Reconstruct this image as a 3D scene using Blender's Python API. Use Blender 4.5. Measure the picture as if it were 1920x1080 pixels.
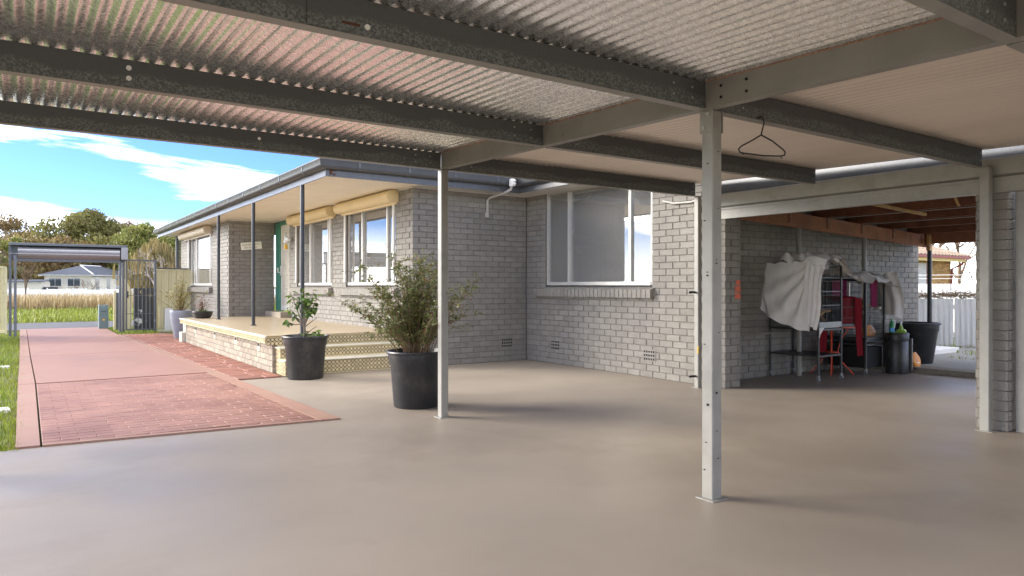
import bpy, bmesh, math, random
from mathutils import Vector, Matrix, noise as mnoise
R = math.radians
random.seed(7)
for o in list(bpy.data.objects): bpy.data.objects.remove(o)
S = bpy.context.scene
COL = S.collection

# ------------------------------------------------------------------ camera
cam_d = bpy.data.cameras.new('camera'); cam = bpy.data.objects.new('camera', cam_d); COL.objects.link(cam)
CAM = Vector((0.0, 0.0, 1.24)); YAW = math.atan2(910, 1329)
cam.location = CAM; cam.rotation_euler = (R(90), 0, -YAW)
cam_d.sensor_width = 36; cam_d.lens = 36*1329/1920; cam_d.shift_y = -4/1920
cam_d.clip_start = .02; cam_d.clip_end = 3000
S.camera = cam
S.render.resolution_x = 1024; S.render.resolution_y = 576

# ------------------------------------------------------------------ sky, sun, exposure
SUN_ROT, SUN_EL = -46, 20
wd = bpy.data.worlds.new('World'); S.world = wd; wd.use_nodes = True
nt = wd.node_tree; nt.nodes.clear()
def wn(t, **k):
    n = nt.nodes.new(t)
    for a, b in k.items(): setattr(n, a, b)
    return n
out = wn('ShaderNodeOutputWorld'); bg = wn('ShaderNodeBackground'); bg.inputs[1].default_value = .13
sky = wn('ShaderNodeTexSky', sky_type='NISHITA', sun_disc=False)
sky.sun_elevation = R(SUN_EL); sky.sun_rotation = R(SUN_ROT); sky.altitude = 1500; sky.air_density = .9; sky.dust_density = .0; sky.ozone_density = 2.6
tc = wn('ShaderNodeTexCoord'); sp = wn('ShaderNodeSeparateXYZ'); nt.links.new(tc.outputs['Generated'], sp.inputs[0])
ad = wn('ShaderNodeMath', operation='ADD'); ad.inputs[1].default_value = .2; nt.links.new(sp.outputs[2], ad.inputs[0])
dx = wn('ShaderNodeMath', operation='DIVIDE'); dy = wn('ShaderNodeMath', operation='DIVIDE')
for d, i in ((dx, 0), (dy, 1)): nt.links.new(sp.outputs[i], d.inputs[0]); nt.links.new(ad.outputs[0], d.inputs[1])
cb = wn('ShaderNodeCombineXYZ'); nt.links.new(dx.outputs[0], cb.inputs[0]); nt.links.new(dy.outputs[0], cb.inputs[1])
mp = wn('ShaderNodeMapping'); mp.inputs['Rotation'].default_value = (0, 0, R(25)); mp.inputs['Scale'].default_value = (.55, 1.5, 1); mp.inputs['Location'].default_value = (4.2, 5.2, 0)
nt.links.new(cb.outputs[0], mp.inputs[0])
nz = wn('ShaderNodeTexNoise'); nz.inputs['Scale'].default_value = 1.15; nz.inputs['Detail'].default_value = 9; nz.inputs['Roughness'].default_value = .55; nz.inputs['Distortion'].default_value = .35
nt.links.new(mp.outputs[0], nz.inputs[0])
cr = wn('ShaderNodeValToRGB'); cr.color_ramp.elements[0].position = .49; cr.color_ramp.elements[1].position = .66
nt.links.new(nz.outputs[0], cr.inputs[0])
hz = wn('ShaderNodeMapRange'); hz.inputs[1].default_value = .0; hz.inputs[2].default_value = .085; hz.inputs[3].default_value = .9; hz.inputs[4].default_value = 0
nt.links.new(sp.outputs[2], hz.inputs[0])
mxf = wn('ShaderNodeMath', operation='MAXIMUM'); nt.links.new(cr.outputs[0], mxf.inputs[0]); nt.links.new(hz.outputs[0], mxf.inputs[1])
mx = wn('ShaderNodeMixRGB'); mx.inputs[2].default_value = (17, 16.5, 16, 1)
deep = wn('ShaderNodeMixRGB', blend_type='MULTIPLY'); deep.inputs[0].default_value = 1; deep.inputs[2].default_value = (.38, .48, .72, 1); nt.links.new(sky.outputs[0], deep.inputs[1])   # clear, deep blue air
nt.links.new(mxf.outputs[0], mx.inputs[0]); nt.links.new(deep.outputs[0], mx.inputs[1])
nt.links.new(mx.outputs[0], bg.inputs[0]); nt.links.new(bg.outputs[0], out.inputs[0])
sl = bpy.data.lights.new('sun', 'SUN'); sl.energy = 2.2; sl.angle = R(30); sl.color = (1, .93, .82)
so = bpy.data.objects.new('sun', sl); COL.objects.link(so); so.location = (-10, 4, 12)
az = R(90-SUN_ROT); so.rotation_euler = Vector((math.cos(az)*math.cos(R(SUN_EL)), math.sin(az)*math.cos(R(SUN_EL)), math.sin(R(SUN_EL)))).to_track_quat('Z', 'Y').to_euler()
vs = S.view_settings; vs.view_transform = 'Standard'; vs.look = 'None'; vs.gamma = 1; vs.exposure = 1.74; vs.use_curve_mapping = False

# ------------------------------------------------------------------ materials
MAT = {}
def mat(name, col, rough=.6, metal=0., var=.12, vs_=6., bump=0., bs=60., spec=.5, col2=None, island=0., det=6., stretch=None, mix=(.42, .62), tint=None):
    """procedural principled: colour varied by world-space noise, optional second colour patches, island/object variation, bump"""
    m = bpy.data.materials.new(name); m.use_nodes = True; t = m.node_tree; N = t.nodes; L = t.links
    b = N['Principled BSDF']; b.inputs['Roughness'].default_value = rough; b.inputs['Metallic'].default_value = metal
    b.inputs['Specular IOR Level'].default_value = spec
    g = N.new('ShaderNodeNewGeometry'); src = g.outputs['Position']
    if stretch:
        mp = N.new('ShaderNodeMapping'); mp.inputs['Scale'].default_value = stretch; L.new(src, mp.inputs[0]); src = mp.outputs[0]
    n1 = N.new('ShaderNodeTexNoise'); n1.inputs['Scale'].default_value = vs_; n1.inputs['Detail'].default_value = det; L.new(src, n1.inputs[0])
    c = N.new('ShaderNodeMixRGB'); L.new(n1.outputs[0], c.inputs[0])
    c.inputs[1].default_value = (*[max(0, x*(1-var*1.6)) for x in col], 1); c.inputs[2].default_value = (*[min(1, x*(1+var*1.6)) for x in col], 1)
    cur = c.outputs[0]
    if col2:
        n2 = N.new('ShaderNodeTexNoise'); n2.inputs['Scale'].default_value = vs_*.37; n2.inputs['Detail'].default_value = 8; n2.inputs['Roughness'].default_value = .65; L.new(src, n2.inputs[0])
        r = N.new('ShaderNodeValToRGB'); r.color_ramp.elements[0].position = mix[0]; r.color_ramp.elements[1].position = mix[1]; L.new(n2.outputs[0], r.inputs[0])
        c2 = N.new('ShaderNodeMixRGB'); L.new(r.outputs[0], c2.inputs[0]); L.new(cur, c2.inputs[1]); c2.inputs[2].default_value = (*col2, 1); cur = c2.outputs[0]
    if island:
        oi = N.new('ShaderNodeObjectInfo'); a = N.new('ShaderNodeMath'); a.operation = 'ADD'; L.new(g.outputs['Random Per Island'], a.inputs[0]); L.new(oi.outputs['Random'], a.inputs[1])
        fr = N.new('ShaderNodeMath'); fr.operation = 'FRACT'; L.new(a.outputs[0], fr.inputs[0])
        mr = N.new('ShaderNodeMapRange'); mr.inputs[3].default_value = 1-island; mr.inputs[4].default_value = 1+island; L.new(fr.outputs[0], mr.inputs[0])
        if tint:
            c4 = N.new('ShaderNodeMixRGB'); L.new(fr.outputs[0], c4.inputs[0]); L.new(cur, c4.inputs[1]); c4.inputs[2].default_value = (*tint, 1); cur = c4.outputs[0]
        c3 = N.new('ShaderNodeMixRGB'); c3.blend_type = 'MULTIPLY'; c3.inputs[0].default_value = 1; L.new(cur, c3.inputs[1]); L.new(mr.outputs[0], c3.inputs[2]); cur = c3.outputs[0]
    L.new(cur, b.inputs['Base Color'])
    if bump:
        n3 = N.new('ShaderNodeTexNoise'); n3.inputs['Scale'].default_value = bs; n3.inputs['Detail'].default_value = 5; n3.inputs['Roughness'].default_value = .6; L.new(src, n3.inputs[0])
        bp = N.new('ShaderNodeBump'); bp.inputs['Strength'].default_value = bump; bp.inputs['Distance'].default_value = .02; L.new(n3.outputs[0], bp.inputs['Height']); L.new(bp.outputs[0], b.inputs['Normal'])
    MAT[name] = m
    return m
def leafmat(name, col, tint, rough=.5, trans=.25):
    m = mat(name, col, rough, 0, .15, 3, island=.35, tint=tint)
    b = m.node_tree.nodes['Principled BSDF']
    t = m.node_tree; tr = t.nodes.new('ShaderNodeBsdfTranslucent'); ms = t.nodes.new('ShaderNodeMixShader'); ms.inputs[0].default_value = trans
    src = b.inputs['Base Color'].links[0].from_socket; t.links.new(src, tr.inputs[0])
    o = t.nodes['Material Output']; t.links.new(b.outputs[0], ms.inputs[1]); t.links.new(tr.outputs[0], ms.inputs[2]); t.links.new(ms.outputs[0], o.inputs[0])
    return m
mat('brick_paint', (.28, .26, .226), .62, 0, .14, 7, .9, 60, .3, island=.075)
mat('mortar', (.185, .172, .152), .8, 0, .1, 10, .3, 90, .2)
mat('base_brick', (.38, .33, .26), .85, 0, .2, 14, .6, 60, .2, island=.16)
mat('tan_brick', (.46, .27, .1), .85, 0, .15, 12, .3, 60, .2, island=.2)
mat('orange_brick', (.42, .2, .075), .85, 0, .2, 3, 0)
mat('tape', (.62, .12, .04), .6)
mat('fascia', (.085, .09, .095), .35, 0, .15, 7, .05, 40)
mat('soffit', (.9, .83, .69), .6, 0, .05, 2.5)
mat('eave_white', (.62, .6, .56), .55, 0, .08, 5)
mat('shutter', (.8, .64, .36), .42, 0, .06, 3)
mat('shutter_pale', (.66, .56, .42), .45, 0, .06, 3)
mat('alu', (.62, .6, .55), .38, .35, .06, 9)
mat('white_frame', (.78, .76, .7), .4, 0, .05, 8)
mat('dark_post', (.035, .038, .042), .35, 0, .1, 10)
mat('steel_paint', (.28, .268, .235), .42, 0, .1, 9, .04, 80, col2=(.22, .21, .182), mix=(.5, .7))
mat('beam_paint', (.235, .222, .195), .45, 0, .14, 5, .05, 60, col2=(.19, .18, .16), mix=(.48, .7))
mat('zinc_bolt', (.42, .41, .38), .4, .5, .1, 30)
mat('rust', (.1, .035, .018), .85, 0, .3, 40)
mat('dark_hole', (.01, .01, .01), .8)
mat('green_paint', (.07, .26, .18), .4, 0, .08, 5)
mat('door_white', (.78, .75, .66), .45, 0, .04, 8)
mat('tile_cream', (.64, .53, .31), .3, 0, .14, 14, island=.14)
mat('tile_white', (.78, .74, .6), .35, 0, .08, 10)
mat('grout', (.04, .028, .018), .7)
mat('black_plastic', (.022, .023, .025), .38, 0, .2, 12, .12, 90, col2=(.1, .09, .075), mix=(.5, .85))
mat('soil', (.05, .035, .022), .95, 0, .3, 40, .8, 60)
mat('grey_glaze', (.3, .32, .36), .35, 0, .12, 6)
mat('wood_red', (.25, .095, .045), .6, 0, .25, 7, .1, 60, col2=(.16, .058, .03))
mat('wood_beam', (.4, .17, .085), .6, 0, .22, 8, .1, 60, col2=(.28, .115, .065))
mat('wood_pale', (.55, .34, .13), .6, 0, .2, 12)
mat('roof_dark', (.05, .05, .055), .6, 0, .1, 4)
mat('cage_metal', (.045, .047, .045), .42, .3, .2, 30)
mat('cage_light', (.2, .2, .19), .4, .5, .2, 30)
mat('sheet_cloth', (.8, .77, .73), .9, 0, .07, 7, .18, 240, .1)
mat('maroon_cloth', (.2, .014, .02), .95, 0, .15, 12, .25, 200, .1)
mat('purple_cloth', (.24, .035, .095), .9, 0, .15, 12, .2, 200, .1)
mat('red_paint', (.62, .065, .015), .35, 0, .1, 12)
mat('branch_wood', (.42, .26, .12), .8, 0, .3, 18, .4, 60)
mat('bird_red', (.75, .02, .015), .5); mat('bird_blue', (.02, .07, .5), .5); mat('bird_yellow', (.75, .45, .03), .5)
mat('bag_orange', (.85, .3, .015), .4, 0, .15, 20); mat('bottle_green', (.02, .25, .07), .3); mat('bottle_lime', (.3, .5, .08), .3); mat('bottle_white', (.8, .82, .8), .35); mat('bottle_blue', (.05, .25, .6), .3)
mat('hanger_black', (.008, .008, .009), .35)
mat('fence_cream', (.66, .6, .36), .5, 0, .06, 3)
mat('fence_white', (.84, .84, .82), .5, 0, .06, 3)
mat('fence_yard', (.84, .84, .8), .55, 0, .08, 2, col2=(.5, .42, .3), mix=(.62, .8), stretch=(1, 1, .25))
mat('gate_steel', (.115, .125, .14), .35, .2, .1, 8)
mat('roller', (.3, .3, .31), .3, .55, .08, 6)
mat('board_dark', (.04, .043, .048), .6, 0, .1, 8, col2=(.6, .62, .6), mix=(.6, .63))
mat('mail_metal', (.14, .2, .22), .45, .2, .15, 10)
mat('house_cream', (.66, .61, .5), .7, 0, .05, 2); mat('house_white', (.72, .72, .7), .6, 0, .05, 2)
mat('roof_blue', (.075, .085, .105), .7, 0, .15, 3); mat('roof_tile', (.45, .33, .23), .75, 0, .2, 5, island=.15); mat('roof_rust', (.28, .13, .065), .8, 0, .2, 2)
mat('far_glass', (.06, .075, .085), .15); mat('trim_red', (.28, .05, .03), .5); mat('trim_yellow', (.72, .5, .13), .5)
mat('bark', (.2, .16, .12), .9, 0, .25, 8, .5, 30); mat('bark_pale', (.42, .37, .3), .85, 0, .2, 4); mat('twig', (.16, .105, .06), .8, 0, .25, 30); mat('stem', (.2, .13, .07), .8, 0, .25, 30)
leafmat('leaf_gum', (.25, .21, .06), (.16, .17, .05), trans=.45); leafmat('leaf_gum_brown', (.27, .16, .075), (.2, .17, .06), trans=.45); leafmat('leaf_gum_green', (.18, .22, .05), (.3, .29, .08), trans=.45)
leafmat('leaf_willow', (.22, .19, .06), (.3, .22, .09))
leafmat('leaf_shrub', (.085, .13, .03), (.19, .2, .06)); leafmat('leaf_red', (.3, .06, .03), (.26, .12, .04)); leafmat('leaf_camellia', (.05, .115, .018), (.12, .19, .03), .28)
leafmat('leaf_variegated', (.42, .36, .1), (.24, .22, .06)); leafmat('leaf_plum', (.15, .03, .035), (.2, .08, .05)); leafmat('leaf_green', (.06, .17, .02), (.12, .22, .03))
leafmat('grass_lawn', (.17, .27, .02), (.29, .32, .04)); leafmat('grass_verge', (.2, .26, .02), (.32, .34, .06)); leafmat('grass_dry', (.42, .3, .14), (.5, .4, .22))
mat('ground_grass', (.1, .13, .025), .95, 0, .3, 1.5, .5, 20, col2=(.12, .1, .04))
mat('asphalt', (.105, .107, .11), .85, 0, .18, 25, .3, 120)
mat('gravel', (.32, .32, .3), .95, 0, .35, 45, .9, 90, col2=(.12, .13, .07), mix=(.6, .75))
mat('kerb', (.27, .24, .19), .9, 0, .25, 20, .5, 60)
mat('driveway', (.32, .168, .116), .6, 0, .07, 2.2, .12, 70, col2=(.26, .145, .105), mix=(.5, .72), stretch=(1, .5, 1))
mat('driveway_border', (.325, .18, .125), .62, 0, .07, 2.2, .12, 70, col2=(.33, .235, .145), mix=(.52, .75))
mat('paver_red', (.315, .157, .108), .6, 0, .1, 3, .15, 70, island=.07, col2=(.205, .088, .06), mix=(.45, .66))
mat('joint_dark', (.15, .085, .065), .85, 0, .2, 20)
mat('paver_ash', (.3, .125, .08), .6, 0, .14, 4, .2, 60, island=.16, col2=(.22, .085, .055), mix=(.5, .7))
mat('stone_white', (.7, .7, .68), .8, 0, .15, 14, .4, 40)
mat('room', (.68, .66, .56), .9, 0, .1, 3); mat('curtain', (.62, .6, .55), .9, 0, .06, 5); mat('paper', (.85, .85, .83), .8)
mat('pvc', (.5, .48, .44), .5, 0, .08, 20); mat('black_rubber', (.012, .012, .012), .5)
mat('sign_white', (.82, .8, .66), .6); mat('ink', (.03, .025, .02), .7)
mat('under_cream', (.72, .63, .55), .36, .45, .06, 3, col2=(.64, .555, .48), mix=(.5, .75), stretch=(1, .3, 1))

# concrete floor: pale trowelled slab, soft stains, slightly polished
m = mat('floor', (.32, .27, .213), .5, 0, .08, 1.3, .03, 140, .35, col2=(.285, .238, .187), mix=(.5, .6)); t = m.node_tree
g = [n for n in t.nodes if n.type == 'NEW_GEOMETRY'][0]; n = t.nodes.new('ShaderNodeTexNoise'); n.inputs['Scale'].default_value = .8; n.inputs['Detail'].default_value = 7; t.links.new(g.outputs['Position'], n.inputs[0])
r = t.nodes.new('ShaderNodeMapRange'); r.inputs[1].default_value = .3; r.inputs[2].default_value = .7; r.inputs[3].default_value = .36; r.inputs[4].default_value = .58; t.links.new(n.outputs[0], r.inputs[0]); t.links.new(r.outputs[0], t.nodes['Principled BSDF'].inputs['Roughness'])
# zinc roofing with spangle, dark zinc purlin with weathered spangle patches
def zinc(name, c0, c1, metal, rough, patch=None):
    m = bpy.data.materials.new(name); m.use_nodes = True; t = m.node_tree; N = t.nodes; L = t.links; b = N['Principled BSDF']
    g = N.new('ShaderNodeNewGeometry'); v = N.new('ShaderNodeTexVoronoi'); v.inputs['Scale'].default_value = 120 if patch else 60; L.new(g.outputs['Position'], v.inputs[0])
    n = N.new('ShaderNodeTexNoise'); n.inputs['Scale'].default_value = 90; n.inputs['Detail'].default_value = 6; L.new(g.outputs['Position'], n.inputs[0])
    s = N.new('ShaderNodeSeparateColor'); L.new(v.outputs['Color'], s.inputs[0])
    mm = N.new('ShaderNodeMath'); mm.operation = 'MULTIPLY'; L.new(s.outputs[0], mm.inputs[0]); L.new(n.outputs[0], mm.inputs[1])
    rr = N.new('ShaderNodeValToRGB'); rr.color_ramp.elements[0].position = .1; rr.color_ramp.elements[1].position = .45; L.new(mm.outputs[0], rr.inputs[0])
    c = N.new('ShaderNodeMixRGB'); c.inputs[1].default_value = (*c0, 1); c.inputs[2].default_value = (*c1, 1); cur = c.outputs[0]
    if patch:
        n2 = N.new('ShaderNodeTexNoise'); n2.inputs['Scale'].default_value = 2.6; n2.inputs['Detail'].default_value = 4; L.new(g.outputs['Position'], n2.inputs[0])
        dt = N.new('ShaderNodeVectorMath'); dt.operation = 'DOT_PRODUCT'; dt.inputs[1].default_value = (0, -.026, 1); L.new(g.outputs['Position'], dt.inputs[0])   # height along the sloping purlin
        hh = N.new('ShaderNodeMath'); hh.operation = 'MULTIPLY_ADD'; hh.inputs[1].default_value = .16; L.new(n2.outputs[0], hh.inputs[0]); hb = N.new('ShaderNodeMath'); hb.operation = 'SUBTRACT'; L.new(hh.outputs[0], hb.inputs[0]); L.new(dt.outputs['Value'], hb.inputs[1]); hh.inputs[2].default_value = 2.187
        r2 = N.new('ShaderNodeMapRange'); r2.inputs[1].default_value = 0; r2.inputs[2].default_value = .025; L.new(hb.outputs[0], r2.inputs[0])
        m2 = N.new('ShaderNodeMath'); m2.operation = 'MULTIPLY'; L.new(rr.outputs[0], m2.inputs[0]); L.new(r2.outputs[0], m2.inputs[1]); L.new(m2.outputs[0], c.inputs[0])
    else: L.new(rr.outputs[0], c.inputs[0])
    L.new(cur, b.inputs['Base Color']); b.inputs['Metallic'].default_value = metal
    mr = N.new('ShaderNodeMapRange'); mr.inputs[3].default_value = rough*.75; mr.inputs[4].default_value = rough*1.25; L.new(s.outputs[1], mr.inputs[0]); L.new(mr.outputs[0], b.inputs['Roughness'])
    bp = N.new('ShaderNodeBump'); bp.inputs['Strength'].default_value = .05; bp.inputs['Distance'].default_value = .006; L.new(n.outputs[0], bp.inputs['Height']); L.new(bp.outputs[0], b.inputs['Normal'])
    MAT[name] = m
zinc('zinc_roof', (.8, .8, .79), (.97, .97, .95), .92, .26)
zinc('zinc_purlin', (.085, .085, .082), (.18, .195, .182), .2, .5, True)
def glass(name, tint=.9, base=.08):
    m = bpy.data.materials.new(name); m.use_nodes = True; t = m.node_tree; N = t.nodes; L = t.links; N.remove(N['Principled BSDF'])
    tr = N.new('ShaderNodeBsdfTransparent'); tr.inputs[0].default_value = (tint, tint, tint, 1); gl = N.new('ShaderNodeBsdfGlossy'); gl.inputs['Roughness'].default_value = .015
    lw = N.new('ShaderNodeFresnel'); lw.inputs[0].default_value = 1.5; mr = N.new('ShaderNodeMath'); mr.operation = 'MULTIPLY_ADD'; mr.inputs[1].default_value = 1.3; mr.inputs[2].default_value = base; mr.use_clamp = True; L.new(lw.outputs[0], mr.inputs[0])
    ms = N.new('ShaderNodeMixShader'); L.new(mr.outputs[0], ms.inputs[0]); L.new(tr.outputs[0], ms.inputs[1]); L.new(gl.outputs[0], ms.inputs[2])
    # smeared dust, its even pale base raised to stand in for reflections
    df = N.new('ShaderNodeBsdfDiffuse'); df.inputs[0].default_value = (.62, .6, .55, 1); g = N.new('ShaderNodeNewGeometry'); n = N.new('ShaderNodeTexNoise'); n.inputs['Scale'].default_value = 2.6; n.inputs['Detail'].default_value = 9; n.inputs['Distortion'].default_value = 1.2; L.new(g.outputs['Position'], n.inputs[0])
    r = N.new('ShaderNodeValToRGB'); r.color_ramp.elements[0].position = .58; r.color_ramp.elements[0].color = (.15, .15, .15, 1); r.color_ramp.elements[1].position = .86; r.color_ramp.elements[1].color = (.3, .3, .3, 1); L.new(n.outputs[0], r.inputs[0])
    m2 = N.new('ShaderNodeMixShader'); L.new(r.outputs[0], m2.inputs[0]); L.new(ms.outputs[0], m2.inputs[1]); L.new(df.outputs[0], m2.inputs[2]); L.new(m2.outputs[0], N['Material Output'].inputs[0])
    MAT[name] = m
glass('glass', .93, .2)
# cream floor tiles with a fine printed circle pattern (seen at a grazing angle)
m = mat('deck_tile', (.66, .595, .46), .35, 0, .1, 5, 0); t = m.node_tree; b = t.nodes['Principled BSDF']; src = b.inputs['Base Color'].links[0].from_socket
g = [n for n in t.nodes if n.type == 'NEW_GEOMETRY'][0]; v = t.nodes.new('ShaderNodeTexVoronoi'); v.inputs['Scale'].default_value = 16; v.inputs['Randomness'].default_value = 0; v.feature = 'F1'; t.links.new(g.outputs['Position'], v.inputs[0])
r = t.nodes.new('ShaderNodeValToRGB'); r.color_ramp.elements[0].position = .44; r.color_ramp.elements[1].position = .5; r.color_ramp.elements[0].color = (1, 1, 1, 1); r.color_ramp.elements[1].color = (.72, .62, .5, 1); t.links.new(v.outputs['Distance'], r.inputs[0])
x = t.nodes.new('ShaderNodeMixRGB'); x.blend_type = 'MULTIPLY'; x.inputs[0].default_value = 1; t.links.new(src, x.inputs[1]); t.links.new(r.outputs[0], x.inputs[2]); t.links.new(x.outputs[0], b.inputs['Base Color'])

# ------------------------------------------------------------------ mesh helpers
W = {}
def wloc(o): return W.get(o.name, Vector((0, 0, 0))) if o else Vector((0, 0, 0))
def tag(o, label=None, cat=None, group=None, kind=None):
    if label: o['label'] = label
    if cat: o['category'] = cat
    if group: o['group'] = group
    if kind: o['kind'] = kind
    return o
def thing(name, loc, label, cat, group=None):
    o = bpy.data.objects.new(name, None); COL.objects.link(o); o.location = loc; o.empty_display_size = .1
    W[o.name] = Vector(loc); return tag(o, label, cat, group)
def place(name, me, loc, parent=None, rot=(0, 0, 0)):
    o = bpy.data.objects.new(name, me); COL.objects.link(o); o.rotation_euler = rot
    W[o.name] = Vector(loc)
    if parent: o.parent = parent; o.location = Vector(loc)-wloc(parent)
    else: o.location = loc
    return o
class MB:
    def __init__(s): s.v = []; s.f = []
    def add(s, vs, fs):
        b = len(s.v); s.v += [tuple(p) for p in vs]; s.f += [tuple(i+b for i in q) for q in fs]; return s
    def box(s, x0, y0, z0, x1, y1, z1):
        x0, x1 = min(x0, x1), max(x0, x1); y0, y1 = min(y0, y1), max(y0, y1); z0, z1 = min(z0, z1), max(z0, z1)
        return s.add([(x0,y0,z0),(x1,y0,z0),(x1,y1,z0),(x0,y1,z0),(x0,y0,z1),(x1,y0,z1),(x1,y1,z1),(x0,y1,z1)], [(0,3,2,1),(4,5,6,7),(0,1,5,4),(1,2,6,5),(2,3,7,6),(3,0,4,7)])
    def bbox(s, x0, y0, z0, x1, y1, z1, c=.006):
        """box with chamfered vertical and top edges"""
        x0, x1 = min(x0, x1), max(x0, x1); y0, y1 = min(y0, y1), max(y0, y1); z0, z1 = min(z0, z1), max(z0, z1); c = min(c, (x1-x0)*.45, (y1-y0)*.45, (z1-z0)*.45)
        def ring(i, z): return [(x0+c+i,y0+i,z),(x1-c-i,y0+i,z),(x1-i,y0+c+i,z),(x1-i,y1-c-i,z),(x1-c-i,y1-i,z),(x0+c+i,y1-i,z),(x0+i,y1-c-i,z),(x0+i,y0+c+i,z)]
        vs = ring(0, z0)+ring(0, z1-c)+ring(c*.7, z1); fs = [tuple(range(7, -1, -1)), tuple(range(16, 24))]
        for k in (0, 8):
            for i in range(8): j = (i+1) % 8; fs.append((k+i, k+j, k+8+j, k+8+i))
        return s.add(vs, fs)
    def tube(s, pts, r, n=8, cap=True):
        pts = [Vector(p) for p in pts]; rs = r if isinstance(r, (list, tuple)) else [r]*len(pts); vs = []; fs = []; up = None
        for i, p in enumerate(pts):
            d = (pts[min(i+1, len(pts)-1)]-pts[max(i-1, 0)])
            if d.length < 1e-9: d = Vector((0, 0, 1))
            d.normalize()
            if up is None: up = d.orthogonal().normalized()
            up = (up-d*up.dot(d)); up = up.normalized() if up.length > 1e-6 else d.orthogonal().normalized(); q = d.cross(up)
            for k in range(n): a = 2*math.pi*k/n; vs.append(p+(up*math.cos(a)+q*math.sin(a))*rs[i])
        for i in range(len(pts)-1):
            for k in range(n): l = (k+1) % n; fs.append((i*n+k, i*n+l, (i+1)*n+l, (i+1)*n+k))
        if cap: fs.append(tuple(range(n-1, -1, -1))); e = (len(pts)-1)*n; fs.append(tuple(range(e, e+n)))
        return s.add(vs, fs)
    def lathe(s, c, prof, n=24):
        vs = []; fs = []
        for r, z in prof:
            for k in range(n): a = 2*math.pi*k/n; vs.append((c[0]+r*math.cos(a), c[1]+r*math.sin(a), c[2]+z))
        for i in range(len(prof)-1):
            for k in range(n): l = (k+1) % n; fs.append((i*n+k, i*n+l, (i+1)*n+l, (i+1)*n+k))
        return s.add(vs, fs)
    def sweep(s, path, prof, closed=True):
        """sweep closed profile [(out, z)] along horizontal polyline, mitred; 'out' is to the right of travel"""
        P = [Vector(p) for p in path]; n = len(prof); vs = []; fs = []
        for i, p in enumerate(P):
            def nr(a, b): d = (b-a); d.z = 0; d.normalize(); return Vector((d.y, -d.x, 0))
            if i == 0: m = nr(P[0], P[1])
            elif i == len(P)-1: m = nr(P[-2], P[-1])
            else:
                a, b = nr(P[i-1], P[i]), nr(P[i], P[i+1]); m = (a+b); m /= max(.2, m.dot(a))
            for o, z in prof: vs.append(p+m*o+Vector((0, 0, z)))
        for i in range(len(P)-1):
            for k in range(n): l = (k+1) % n; fs.append((i*n+k, (i+1)*n+k, (i+1)*n+l, i*n+l))
        fs.append(tuple(range(n))); e = (len(P)-1)*n; fs.append(tuple(range(e+n-1, e-1, -1)))
        return s.add(vs, fs)
    def prism(s, poly, z0, z1):
        n = len(poly); return s.add([(x, y, z0) for x, y in poly]+[(x, y, z1) for x, y in poly], [tuple(range(n-1, -1, -1)), tuple(range(n, 2*n))]+[(i, (i+1) % n, n+(i+1) % n, n+i) for i in range(n)])
    def grid(s, fn, nu, nv):
        vs = [fn(i/nu, j/nv) for j in range(nv+1) for i in range(nu+1)]
        return s.add(vs, [(j*(nu+1)+i, j*(nu+1)+i+1, (j+1)*(nu+1)+i+1, (j+1)*(nu+1)+i) for j in range(nv) for i in range(nu)])
    def mesh(s, name, m, smooth=False, off=(0, 0, 0)):
        me = bpy.data.meshes.new(name); me.from_pydata([(x-off[0], y-off[1], z-off[2]) for x, y, z in s.v], [], s.f)
        me.materials.append(MAT[m]); me.update()
        if smooth: me.polygons.foreach_set('use_smooth', [True]*len(me.polygons)); me.set_sharp_from_angle(angle=R(38)) if hasattr(me, 'set_sharp_from_angle') else None
        return me
    def build(s, name, m, parent=None, smooth=False, kind=None, label=None, cat=None, group=None, loc=None):
        p = wloc(parent) if parent else Vector(loc or (0, 0, 0))
        o = place(name, s.mesh(name, m, smooth, p), p, parent)
        return tag(o, label, cat, group, kind)
def solo(mb, name, m, loc, label, cat, group=None, smooth=False):
    return mb.build(name, m, None, smooth, None, label, cat, group, loc)
def box(name, m, parent, *a, **k): return MB().box(*a).build(name, m, parent, **k)
def tubeo(name, m, parent, pts, r, n=8): return MB().tube(pts, r, n).build(name, m, parent, True)
FW = Vector((math.sin(YAW), math.cos(YAW), 0)); RT = Vector((math.cos(YAW), -math.sin(YAW), 0))
def far(px, d, z=0.0):
    """a place d metres ahead of the standpoint, sideways by bearing, at height z (for far things)"""
    p = FW*d+RT*((px-960)/1329*d); return Vector((p.x, p.y, z))
def zpx(py, d): return 1.24+(536-py)/1329*d

# ================================================================== SETTING: ground, slab, driveway, road
CRS = .086
def sheet(name, m, poly, z, kind='structure', t=.02, **k): return MB().prism(poly, z-t, z).build(name, m, None, kind=kind, **k)
sheet('ground', 'ground_grass', [(-900, -300), (1200, -300), (1200, 1500), (-900, 1500)], -.05, t=.5)
def dr_r(y): return 2.2-.026*(y-6.4)
sheet('carport_floor', 'floor', [(-4.2, -14), (6.98, -14), (6.98, 2.7), (10.62, 2.7), (10.42, 6.2), (6.98, 6.2), (6.98, 9.8), (2.3, 9.68), (2.42, 6.33), (-.06, 6.56), (-.5, 6.47), (-4.2, 6.3)], 0, t=.12)  # unseen left and rear of the slab added to bounce light under roof
drive = MB()
drive.prism([(.1, 10.72), (dr_r(10.72), 10.72), (dr_r(14.9), 14.9), (.06, 14.9)], -.1, .016)
drive.prism([(.06, 14.92), (dr_r(14.92), 14.92), (dr_r(18), 18), (.04, 18)], -.1, .016)
drive.prism([(.04, 18.02), (dr_r(18.02), 18.02), (1.9, 24.3), (.0, 24.3)], -.1, .016)
drive = drive.build('driveway', 'driveway', None, kind='structure')
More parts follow.
